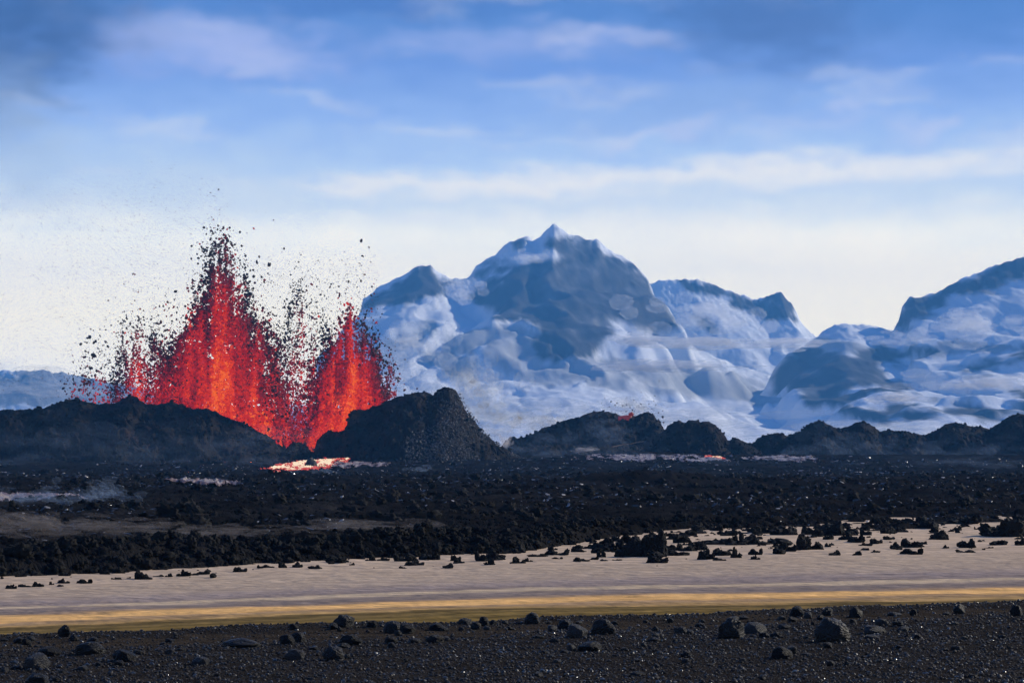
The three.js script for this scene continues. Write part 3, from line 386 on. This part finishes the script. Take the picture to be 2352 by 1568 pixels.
{ // thin crusted streams running along the far field
  const r = rng(15);
  for (const [label, pts] of [['thin pale lava stream running below the knobbly ridge', [[1400, 1028, 1000], [1440, 1036, 980], [1520, 1041, 965], [1620, 1044, 955], [1720, 1048, 945], [1830, 1056, 930]]], ['thin pale lava stream running below the serrated ridge', [[1830, 1057, 935], [1950, 1060, 930], [2100, 1065, 920], [2240, 1068, 915], [2400, 1072, 910]]], ['thin stream of lava descending from the smoking far cone', [[1390, 1030, 1000], [1430, 1022, 1030], [1480, 1014, 1060]]]]) {
    const c = new THREE.CatmullRomCurve3(pts.map(([x, y, d]) => at(x, y, d))), N = 160, P = c.getPoints(N);
    const g = sheet(3, N, (u, v, i, j) => { const p = P[j], w = 0.5 + 0.9 * Math.max(0, noise(p.x * 0.15, 3.3, r() * 0.2) + 0.25), a = (u - 0.5) * 2; return [p.x, p.y + 0.5 * (0.5 - a) * w * 0.8 + noise(p.x * 0.8, 1.2) * 0.25, p.z - a * w * 1.5]; });
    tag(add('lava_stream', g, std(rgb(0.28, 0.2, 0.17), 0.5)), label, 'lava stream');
  }
}
{ // dull red vent in the far cone
  const r = rng(19); for (const [x, y, w, h, l] of [[1438, 973, 40, 20, 'dull red open vent in the top of the far cone'], [1452, 956, 14, 10, 'small red glowing notch at the rim of the far cone'], [1503, 970, 6, 6, 'tiny red glowing spot on the outer slope of the far cone']]) { const m = add('glowing_vent', bombShapes[1], glow(0.12, 0.008, 0.006)), p = at(x, y, 1077 - w * 0.05); m.position.copy(p); m.scale.set(w / LENS * 1080, h / LENS * 1080, 2.4); m.rotation.z = r(); tag(m, l, 'vent'); }
}
// ---------------------------------------------------------------- smoke: clouds of fine droplets and dust
const puffs = [0, 1, 2].map((k) => stone(700 + k, 4, { cuts: 0, rough: 0.14, freq: 1.9, jag: 0.22, jf: 1.7, sink: 9 }).translate(0, -0.5, 0));
function smoke(name, label, color, thin, blobs, seed) {              // billows of thin vapour, each letting most light through: [across, up, distance, half width, half height, half depth, billows, slant]
  const r = rng(seed), lists = [[], [], []], gauss = () => r() + r() + r() + r() - 2;
  for (const [px, py, d, rx, ry, rd, n, slant = 0] of blobs) {
    const f = Math.sqrt(17 / n); let made = 0;
    for (let t = 0; made < n && t < n * 8; t++) {
      const gx = gauss(), gy = gauss(), x = px + gx * rx + gy * slant, y = py + gy * ry; if (fbm(x * 0.016, y * 0.03, seed, 3) + 0.1 < (r() - 0.5) * 0.7) continue; made++;
      const p = at(x, y, d + gauss() * rd), k = d / LENS, w = rx * (0.22 + 0.34 * r()) * f * k * 2, h = ry * (0.3 + 0.5 * r()) * f * k * 2;
      lists[made % 3].push([p.x, p.y, p.z, w, h, w, 0, r() * 6.3, (r() - 0.5) * 0.25]);
    }
  }
  const m = new THREE.MeshPhysicalMaterial({ color, roughness: 1, specularIntensity: 0, transmission: 0.5, thickness: 0, transparent: true, opacity: thin });
  const g = heap(name, label, 'smoke'); lists.forEach((l, k) => l.length && scatter('billow', puffs[k], m, l, g));
}
const bluish = rgb(0.36, 0.47, 0.62);
smoke('blue_smoke', 'thin blue smoke over the foot of the long crater wall', bluish, 0.009, [[330, 1075, 820, 140, 26, 10, 90], [60, 1085, 800, 130, 32, 10, 90], [560, 1072, 800, 60, 18, 8, 60], [615, 1066, 800, 26, 14, 8, 30], [500, 1020, 830, 200, 44, 10, 60], [150, 1030, 840, 200, 50, 8, 60]], 201);
smoke('blue_smoke', 'blue smoke lying on the channel near the picture edge', bluish, 0.04, [[60, 1150, 200, 120, 26, 4, 90], [225, 1176, 200, 40, 10, 3, 40], [240, 1135, 205, 60, 24, 4, 50]], 202);
smoke('blue_smoke', 'blue smoke puff below the molten breach', bluish, 0.045, [[762, 1098, 640, 24, 8, 6, 40], [740, 1092, 650, 44, 11, 6, 40], [965, 1082, 690, 26, 9, 6, 30]], 203);
smoke('blue_smoke', 'blue smoke veil drifting along the far cones', bluish, 0.013, [[1350, 1020, 960, 120, 32, 12, 90], [1220, 1042, 900, 90, 18, 10, 50], [1380, 985, 1040, 60, 26, 8, 40], [1620, 1078, 800, 220, 14, 10, 90], [1920, 1085, 780, 200, 14, 10, 90], [2230, 1068, 800, 150, 15, 10, 120], [2310, 1074, 760, 80, 9, 6, 60], [1900, 1030, 1020, 110, 36, 8, 60], [2170, 1040, 1020, 160, 26, 8, 60]], 204);
smoke('white_steam_smoke', 'white steam puffs on the saddle beside the pointed cone', rgb(0.85, 0.8, 0.78), 0.09, [[1160, 1016, 1010, 12, 14, 4, 40], [1345, 1033, 950, 24, 5, 4, 40]], 205);
smoke('yellowish_steam_smoke', 'pale yellowish steam rising behind the pointed cone', rgb(0.92, 0.87, 0.72), 0.035, [[1090, 900, 1250, 90, 64, 30, 110], [1160, 985, 1250, 80, 40, 30, 80], [1250, 970, 1250, 90, 26, 30, 60], [1450, 938, 1130, 60, 20, 10, 50]], 206);
smoke('grey_dust', 'grey dust blowing behind the lava front', rgb(0.3, 0.265, 0.235), 0.06, [[200, 1212, 112, 230, 20, 2, 220], [520, 1222, 114, 150, 13, 2, 160], [40, 1195, 118, 120, 24, 2, 50], [850, 1212, 125, 160, 16, 3, 50]], 207);
smoke('cloud_mist', 'white cloud bank lying across the mountain slope', rgb(0.98, 0.98, 0.98), 0.17, [[1620, 788, 5300, 200, 12, 60, 40, 20], [1450, 780, 5300, 50, 13, 40, 20], [1500, 842, 5200, 130, 10, 60, 24], [2040, 915, 4800, 80, 12, 60, 24], [940, 780, 5300, 36, 11, 30, 16]], 209);
smoke('cloud_shoulder_mist', 'pale cloud hanging on the shoulders of the mountains', rgb(0.98, 0.98, 0.98), 0.09, [[1620, 720, 6000, 120, 40, 60, 40, 40], [1050, 668, 6000, 46, 28, 50, 24], [1225, 592, 7100, 42, 12, 40, 20], [2270, 745, 5200, 130, 30, 60, 40, -50], [2260, 880, 4800, 150, 20, 60, 36, -30], [2080, 775, 5200, 60, 14, 30, 20]], 211);
smoke('cloud_valley_mist', 'pale blue mist along the foot of the mountains', rgb(0.92, 0.95, 0.98), 0.07, [[1040, 925, 4900, 180, 60, 90, 40], [1450, 965, 4900, 290, 40, 90, 40], [1950, 995, 4500, 290, 30, 90, 36], [945, 800, 5000, 100, 50, 60, 30], [60, 890, 5700, 260, 30, 60, 30]], 210);
smoke('painted_red_smoke', 'fumes in the breach between the cones, red lava light in their colour', rgb(0.35, 0.12, 0.13), 0.06, [[705, 1035, 885, 30, 14, 4, 40]], 208);  // red light of the lava is put into the fume colour

// ---------------------------------------------------------------- boulders on the gravel
const boulderShapes = [...Array(9)].map((_, i) => stone(100 + i * 7, 4, { cuts: 5 + i % 5, rough: 0.05, freq: 1.1 + (i % 3) * 0.35, sink: 0.55 }));
const boulderMats = [0.0085, 0.013, 0.045].map((g, i) => std(rgb(g, g * 1.01, g * 1.02), 0.55, { specularIntensity: 0.35, bumpMap: grainOf(i === 1 ? coarse : grain, 1.3), bumpScale: 0.07 }));
const stoneZone = (px, py) => { const p = land(px, py, gravelY), e = gravelEdge(p.x) + p.z, side = px < 784 ? 'left' : px < 1568 ? 'middle' : 'right'; return (e < 2.2 ? 'on the crest of the gravel, ' : e < 6.5 ? 'in the sandy hollow behind the gravel, ' : 'on the open near gravel, ') + side + ' third'; };
function boulder(px, py, w, h, label, group, k, { shape = k % 9, turn = k * 1.7, lean = 0, mat = k % 3, name = 'boulder' } = {}) {
  const p = land(px, py, gravelY), s = -p.z / LENS, m = add(name, boulderShapes[shape], boulderMats[mat]);
  m.position.set(p.x, gravelY(p.x, -p.z) - h * s * 0.08, p.z); m.rotation.set(0, turn, lean); const W = w * s, c = Math.abs(Math.cos(turn)), q = Math.abs(Math.sin(turn)); m.scale.set(W * (0.75 * q + c), h * s * 1.22, W * (0.75 * c + q)); return tag(m, label, 'boulder', group);
}
{
  const A = (x, y) => [x / 1.1484 * 0.5742, (2300 + y / 1.1484) * 0.5742], B = (x, y) => [(2048 + x / 1.1484) * 0.5742, (2300 + y / 1.1484) * 0.5742], z = 0.5;
  const named = [
    [A, 293, 282, 62, 48, 'egg-shaped boulder standing against the tawny band near the edge of the gravel', 3], [A, 338, 302, 44, 28, 'dark stone at the foot of the egg-shaped boulder', 1], [A, 225, 367, 94, 36, 'flat dark boulder with bright sunlit end', 6], [A, 412, 362, 118, 50, 'wide humped boulder with a smaller one behind', 0], [A, 425, 316, 48, 30, 'rounded stone behind the wide humped boulder', 4], [A, 160, 430, 95, 66, 'upright pale-topped boulder near the picture corner', 8], [A, 575, 394, 90, 46, 'dark wedge boulder with steep sunlit side', 2], [A, 168, 504, 100, 48, 'boulder cut off by the lower picture edge', 5], [A, 920, 411, 70, 32, 'low sloping stone with light flank, alone on gravel', 7], [A, 1110, 327, 150, 34, 'long log-like boulder lying flat on the gravel', 6],
    [A, 1315, 317, 65, 40, 'round dark boulder, front one of a touching pair', 0], [A, 1364, 309, 75, 42, 'angular dark boulder behind the round one of a pair', 2], [A, 1352, 388, 92, 42, 'smooth pale-backed stone beside a big steep boulder', 7], [A, 1530, 389, 98, 56, 'big steep boulder with sunlit slanting side in mid gravel', 8], [A, 1350, 249, 40, 25, 'small pointed stone alone on the gravel crest', 3], [A, 1578, 237, 85, 50, 'large dark leaning boulder on the gravel crest', 5], [A, 1530, 247, 38, 26, 'small pyramid stone leaning on the large crest boulder', 3], [A, 1738, 229, 48, 38, 'taller block of a close pair on the gravel crest', 1], [A, 1708, 239, 40, 28, 'lower stone of a close pair on the gravel crest', 4], [A, 1803, 265, 72, 48, 'rounded boulder at the start of a cluster of three', 0], [A, 1868, 267, 62, 42, 'dark slanting boulder, second of a cluster of three', 2], [A, 1828, 277, 34, 22, 'small stone in front of the cluster of three', 4], [A, 1615, 319, 95, 42, 'broad dark boulder with a flat slab before it', 8], [A, 1578, 333, 60, 20, 'flat slab stone before a broad dark boulder', 6], [A, 1795, 313, 60, 32, 'dark pointed stone alone in the sandy hollow', 3], [A, 1905, 311, 65, 20, 'low twin-humped stone in the sandy hollow', 6], [A, 1998, 309, 80, 32, 'long dark boulder ending in a bright sunlit sliver', 5], [A, 2060, 223, 50, 28, 'dark block on the crest with a notch in its side', 2], [A, 2222, 230, 44, 36, 'rounded upright boulder in a crowded row on the crest', 0],
    [B, 92, 221, 64, 45, 'lone knobbed boulder on the crest in the middle of the picture', 1], [B, 245, 253, 60, 44, 'smooth rounded boulder with a small one behind', 0], [B, 182, 259, 42, 26, 'small grey dome stone beside the smooth rounded boulder', 7], [B, 300, 285, 78, 54, 'peaked boulder with light ridge in the middle of the picture', 3], [B, 425, 271, 95, 62, 'massive dark boulder with flat black front', 8], [B, 355, 347, 95, 38, 'long low twin-peaked boulder lying on gravel', 2], [B, 272, 347, 40, 26, 'rounded grey stone beside the low twin-peaked boulder', 7], [B, 775, 269, 62, 30, 'rough grey stone with a ragged lit top', 4], [B, 1008, 289, 120, 84, 'second largest boulder, black with a knob on its shoulder', 1], [B, 1115, 267, 100, 46, 'light-topped oval boulder beside the second largest one', 0], [B, 1472, 307, 138, 98, 'largest boulder, tall and rounded with sunlit edge', 8], [B, 1240, 381, 86, 50, 'dark pyramid boulder below the largest one', 3], [B, 1285, 362, 54, 34, 'stone tucked behind the dark pyramid boulder', 4], [B, 1655, 271, 78, 36, 'pale domed stone resting above a flat one', 7], [B, 1655, 292, 56, 18, 'flat stone lying under the pale domed one', 6], [B, 1308, 191, 60, 44, 'tall rounded boulder, first of three on the far crest', 0], [B, 1450, 187, 42, 34, 'dark cap-like boulder, second of three on the far crest', 3], [B, 1582, 195, 52, 44, 'craggy boulder, third of three on the far crest', 1], [B, 1700, 231, 60, 28, 'pale egg-like stone lying in the hollow', 7], [B, 1845, 185, 36, 26, 'small dark block alone on the far crest', 2], [B, 2055, 175, 54, 38, 'sharp dark boulder breaking the far crest line', 3], [B, 2318, 187, 56, 46, 'dome boulder on the crest at the picture edge', 0], [B, 655, 305, 55, 17, 'long flat dark stone alone in the mid gravel', 6], [B, 800, 375, 44, 23, 'small black peaked stone alone on open gravel', 3]];
  named.forEach(([f, x, y, w, h, label, shape], k) => boulder(...f(x, y), w * z, h * z, label, 'boulders on the gravel', k, { shape, mat: /pale|light|grey/.test(label) ? 2 : k % 2 }));  // pale, light and grey stones: sunlit faces put into a lighter colour
  const plain = [[A, 120, 320, 40, 28], [A, 85, 311, 45, 24], [A, 140, 302, 34, 22], [A, 18, 301, 30, 10], [A, 548, 413, 40, 20], [A, 378, 437, 45, 20], [A, 285, 449, 30, 12], [A, 258, 487, 40, 20], [A, 780, 361, 45, 20], [A, 832, 346, 40, 15], [A, 1560, 257, 24, 18], [A, 2135, 225, 60, 26], [A, 2265, 227, 32, 20], [A, 2185, 249, 40, 30], [A, 2238, 251, 28, 16], [A, 2005, 253, 60, 30], [A, 2040, 256, 40, 16], [A, 805, 283, 18, 18], [A, 780, 307, 40, 16], [A, 1440, 341, 40, 12], [A, 2320, 223, 30, 14], [A, 2340, 251, 30, 16], [A, 855, 429, 20, 12], [A, 60, 376, 26, 12], [A, 12, 376, 28, 14], [A, 455, 414, 30, 14], [A, 222, 408, 18, 14], [A, 60, 430, 20, 10], [A, 520, 298, 20, 10], [A, 2045, 300, 44, 18], [B, 120, 289, 50, 14], [B, 195, 307, 45, 16], [B, 815, 270, 40, 18], [B, 1160, 287, 50, 22], [B, 1218, 285, 48, 22], [B, 1360, 197, 36, 26], [B, 1290, 217, 40, 24], [B, 1775, 233, 44, 22], [B, 1800, 255, 50, 18], [B, 660, 255, 28, 20], [B, 728, 217, 26, 20], [B, 875, 217, 28, 14], [B, 865, 237, 40, 16], [B, 580, 459, 60, 16], [B, 2045, 343, 50, 18], [B, 2255, 291, 40, 16], [B, 1250, 245, 60, 18], [B, 1450, 323, 40, 14], [B, 225, 238, 30, 24], [B, 170, 222, 22, 10], [B, 305, 222, 28, 12], [B, 410, 218, 26, 14], [B, 470, 228, 34, 16], [B, 1020, 206, 36, 16], [B, 1065, 204, 40, 18], [B, 615, 219, 26, 12], [B, 1240, 206, 36, 18], [B, 1420, 205, 40, 20], [B, 1570, 222, 36, 18], [B, 1760, 186, 60, 16], [B, 2000, 182, 40, 10], [B, 1540, 416, 26, 20], [B, 210, 400, 34, 12], [B, 150, 360, 40, 14], [B, 515, 346, 30, 14], [B, 605, 330, 26, 20], [B, 335, 266, 18, 16], [B, 1355, 372, 46, 14], [B, 1060, 398, 30, 16], [B, 2120, 470, 46, 14]];
  plain.forEach(([f, x, y, w, h], k) => boulder(...f(x, y), w * z, h * z, 'plain dark stone ' + stoneZone(...f(x, y)), 'plain dark stones ' + stoneZone(...f(x, y)), k + 3, { name: 'stone' }));
  const r = rng(333); // the many hand-sized stones
  for (let i = 0; i < 120; i++) { const x = -20 + r() * 2390, edge = 1474 - x * 0.037, y = edge + 6 + r() ** 1.3 * (1565 - edge), w = 6 + 14 * r() ** 2.2; boulder(x, y, w, w * (0.3 + r() * 0.35), 'plain dark stone ' + stoneZone(x, y), 'plain dark stones ' + stoneZone(x, y), i, { name: 'stone' }); }
}
{ // gravel
  const r = rng(808), lists = [[], [], [], []], G = [stone(201, 1, {}), stone(202, 1, { cuts: 9 }), stone(203, 1, { cuts: 4, jag: 0.2 })];
  for (let i = 0; i < 110000; i++) {
    const d = 41 + r() * 30, x = (r() * 2 - 1) * (3 + d * 0.235), e = gravelEdge(x) - d; if (e < -0.2) continue;
    const hollow = smooth(1.6, 2.8, e) * smooth(7, 5, e); if (r() < hollow * 0.75) continue;
    const s = 0.016 + 0.06 * r() ** 5, k = r() < 0.07 ? 3 : i % 3;
    lists[k].push([x, gravelY(x, d) - s * 0.15, -d, s * (0.8 + r() * 0.8), s * (0.4 + r() * 0.6), s * (0.8 + r() * 0.6), (r() - 0.5) * 0.8, r() * 6.3, (r() - 0.5) * 0.8, 0.6 + r() * 0.9]);
  }
  const look = [std(rgb(0.026, 0.0235, 0.021), 0.6, { specularIntensity: 0.2, flatShading: true }), std(rgb(0.03, 0.028, 0.025), 0.45, { specularIntensity: 0.35, flatShading: true }), std(rgb(0.028, 0.023, 0.019), 0.65, { specularIntensity: 0.2, flatShading: true }), std(rgb(0.035, 0.036, 0.035), 0.28, { flatShading: true })];
  const bed = heap('black_gravel', 'fine black gravel covering the terrace', 'gravel');
  lists.forEach((l, k) => scatter('pebbles', G[k % 3], look[k], l, bed));
}
// ---------------------------------------------------------------- clumps of clinker on the sand
const shard = [...Array(4)].map((_, i) => stone(440 + i * 5, 3, { jag: 0.8, jf: 3.4, cuts: 4, rough: 0.2, sink: 0.5 }));
const clumpShapes = [...Array(7)].map((_, i) => {                     // a crust broken into jagged shards that lean on one another
  const r = rng(470 + i), parts = []; for (let k = 0; k < 9; k++) { const g = shard[k % 4].clone(), a = k / 9, w = 0.2 + 0.4 * r(), h = (0.25 + 0.75 * r()) * (k < 2 ? 1 : 0.75); g.scale(w, h, w); g.rotateY(r() * 6); g.rotateZ((r() - 0.5) * 0.5); g.translate((r() - 0.5) * 0.75, -0.05, (r() - 0.5) * 0.5); parts.push(g); }
  const g = mergeGeometries(parts); g.computeBoundingBox(); const b = g.boundingBox, q = b.getSize(new THREE.Vector3()), c = b.getCenter(new THREE.Vector3()); g.translate(-c.x, -b.min.y, -c.z); g.scale(1 / q.x, 1 / q.y, 1 / q.z); return g;
});
const clumpMat = std(rgb(0.0105, 0.0105, 0.0105), 0.8, { flatShading: true, specularIntensity: 0.3, bumpMap: grainOf(grain, 1.1), bumpScale: 0.08 });
function clump(px, py, w, h, label, group, k, name = 'lava_clump') {
  const p = land(px, py, sandY), s = -p.z / LENS, m = add(name, clumpShapes[k % 7], clumpMat); m.position.set(p.x, sandY(p.x, -p.z) - h * s * 0.12, p.z - w * s * 0.2); m.rotation.y = k * 2.3; m.scale.set(w * s * 1.3, h * s * 1.35, w * s * 1.0); return tag(m, label, 'lava clump', group);
}
{
  const L = (x, y) => [x / 1.68 * 0.5742, (1500 + y / 1.68) * 0.5742], M = (x, y) => [(1300 + x / 1.68) * 0.5742, (1700 + y / 1.68) * 0.5742], R = (x, y) => [(2600 + x / 1.572) * 0.5742, (1700 + y / 1.572) * 0.5742];
  // the great wedge-shaped block: a low jagged shoulder rising to a square horn
  { const p = land(...M(2140, 886), sandY), s = -p.z / LENS, o = new THREE.Group(); o.name = 'lava_block'; o.position.set(p.x, sandY(p.x, -p.z) - 0.1, p.z); scene.add(o); tag(o, 'great wedge-shaped black lava block rising to a square horn on the sand', 'lava block');
    const solid = [0, 1, 2].map((q) => stone(450 + q, 5, { jag: 0.4, jf: 4.2, cuts: 5, rough: 0.16, sink: 0.5 }));
    for (const [n, dx, w, h, k, zz] of [['horn', 40, 34, 66, 0, -0.2], ['shoulder', 14, 52, 54, 1, -0.3], ['shoulder', -12, 52, 44, 2, -0.1], ['shoulder', -32, 46, 34, 0, 0], ['foot', -50, 36, 22, 1, 0.1], ['foot', 20, 50, 24, 2, 0.5]]) { const m = add(n, solid[k], clumpMat, o); m.position.set(dx * s, 0, zz); m.scale.set(w * s * 1.1, h * s * 1.08, w * s); m.rotation.y = k * 1.9 + dx; } }
  const own = [[M, 2235, 927, 120, 48, 'low oval black lava clump in front of the great wedge block'], [L, 950, 1374, 110, 54, 'peaked black lava clump alone on the pale sand below the lava front'], [M, 1725, 919, 120, 26, 'long flat black lava clump on the open sand'], [R, 985, 784, 170, 86, 'big slab-sided lava clump amid the scattered ones'], [R, 1185, 694, 210, 84, 'wide lava clump at the top of the sand patch'], [R, 1650, 813, 110, 38, 'smooth oval lava clump out in front of the scattered ones'], [R, 1760, 652, 130, 64, 'rounded lava clump standing in the upper sand patch'], [R, 2270, 700, 280, 100, 'largest lava heap at the picture edge'], [R, 1960, 622, 220, 54, 'flat wide lava clump beyond the upper sand patch'], [M, 825, 962, 80, 30, 'twin-lobed lava clump lowest on the middle sand'], [M, 1110, 942, 70, 42, 'boxy lava clump at the front of a dense group']];
  own.forEach(([f, x, y, w, h, label], k) => { const q = f === R ? 0.365 : 0.342; clump(...f(x, y), w * q, h * q, label, undefined, k); });
  const many = { L: [[70, 1438, 65, 28], [160, 1423, 100, 14], [250, 1421, 80, 28], [340, 1409, 30, 20], [420, 1399, 70, 30], [560, 1399, 90, 28], [400, 1419, 50, 10], [780, 1376, 60, 16], [860, 1369, 30, 12], [1060, 1356, 80, 12], [1135, 1357, 50, 22], [1230, 1353, 80, 40], [1290, 1346, 60, 16], [1360, 1341, 100, 22], [1600, 1323, 90, 30], [1750, 1301, 40, 22], [1800, 1297, 90, 20], [1895, 1297, 60, 36], [2120, 1303, 80, 24], [430, 1351, 60, 30], [700, 1339, 70, 30], [140, 1356, 80, 16], [840, 1326, 40, 14], [1990, 1291, 70, 30]],
    M: [[600, 943, 110, 28], [520, 964, 50, 14], [900, 931, 80, 28], [1290, 931, 90, 40], [1360, 921, 60, 26], [1560, 901, 60, 14], [1875, 915, 60, 12], [1970, 911, 60, 10], [1810, 906, 50, 20], [180, 945, 40, 18], [310, 913, 70, 24], [390, 913, 70, 24], [540, 916, 120, 50], [700, 906, 150, 40], [870, 913, 70, 36], [1050, 916, 70, 60], [1150, 906, 140, 60], [75, 926, 160, 40], [1440, 886, 120, 20], [1560, 876, 130, 40], [1700, 856, 80, 30], [1830, 863, 80, 36], [1450, 821, 80, 40], [1900, 836, 60, 20], [1860, 891, 60, 40]],
    R: [[355, 846, 90, 60], [465, 821, 120, 40], [440, 853, 90, 18], [540, 836, 60, 60], [665, 846, 50, 26], [665, 816, 70, 40], [815, 811, 90, 40], [840, 786, 80, 40], [890, 796, 60, 40], [1165, 821, 80, 30], [1310, 821, 60, 26], [1420, 803, 50, 16], [1990, 803, 90, 20], [1300, 736, 110, 40], [1420, 746, 80, 30], [1660, 771, 120, 50], [1560, 781, 80, 40], [1955, 646, 30, 12], [1440, 631, 40, 20], [1500, 626, 40, 16], [1330, 611, 40, 16], [2200, 756, 120, 30], [2330, 756, 60, 40], [1860, 776, 40, 20], [1970, 766, 60, 24], [540, 756, 150, 40], [760, 751, 250, 40], [400, 751, 200, 30], [200, 741, 120, 50], [180, 821, 140, 30], [300, 786, 60, 20], [700, 681, 120, 40], [850, 691, 180, 50], [330, 661, 140, 40], [1000, 691, 80, 50], [1130, 721, 70, 30]] };
  const zone = (k, x, y) => {
    const where = k === 'L' ? (x < 480 ? 'on the sand below the tall lava front, picture edge' : 'on the sand below the tall lava front, picture middle') : (x < 1176 ? 'on the middle sand before the lava front' : x < 1400 ? 'on the middle sand beside the wedge block' : x < 1680 ? 'just beyond the great wedge block' : x < 2000 ? 'between the wedge block and the picture edge' : 'scattered near the picture edge') + (y > 1252 ? ', front row' : y > 1225 ? ', middle rows' : ', back rows');
    return ['small black lava clump ' + where, 'lava clumps ' + where];
  };
  for (const [k, list] of Object.entries(many)) list.forEach(([x, y, w, h], i) => { const q = k === 'R' ? 0.365 : 0.342, p = { L, M, R }[k](x, y); clump(...p, w * q, h * q, ...zone(k, ...p), i); });
  const rr = rng(917);
  for (let i = 0; i < 150; i++) {
    const x = 1230 + rr() * 1150, far = 1212 - (x - 1230) * 0.022, y = far + rr() * (1272 - (x - 1230) * 0.008 - far), w = 8 + 34 * rr() ** 2.2;
    clump(x, y, w, w * (0.22 + rr() * 0.3), ...zone('R', x, y), i + 2);
  }
  const r = rng(909), bits = []; // crumbs of clinker between them
  for (let i = 0; i < 2600; i++) { const d = 82 + r() * 90, x = (r() * 2 - 1) * (4 + d * 0.24), e = d - lavaEdge(x); if (e > 0 || e < -50 || r() > smooth(-50, 0, e) * 0.5 + 0.02 || (x < 4 && e < -9) || noise(x * 0.4, d * 0.15, 6) < -0.05) continue; const s = 0.05 + 0.2 * r() ** 3; bits.push([x, sandY(x, d) - s * 0.1, -d, s * (1 + r()), s * (0.5 + r() * 0.5), s, 0, r() * 6, 0]); }
  tag(scatter('clinker_debris', chip[1], clumpMat, bits), 'crumbs of black clinker between the lava clumps', 'debris');
}
renderer.render(scene, camera);
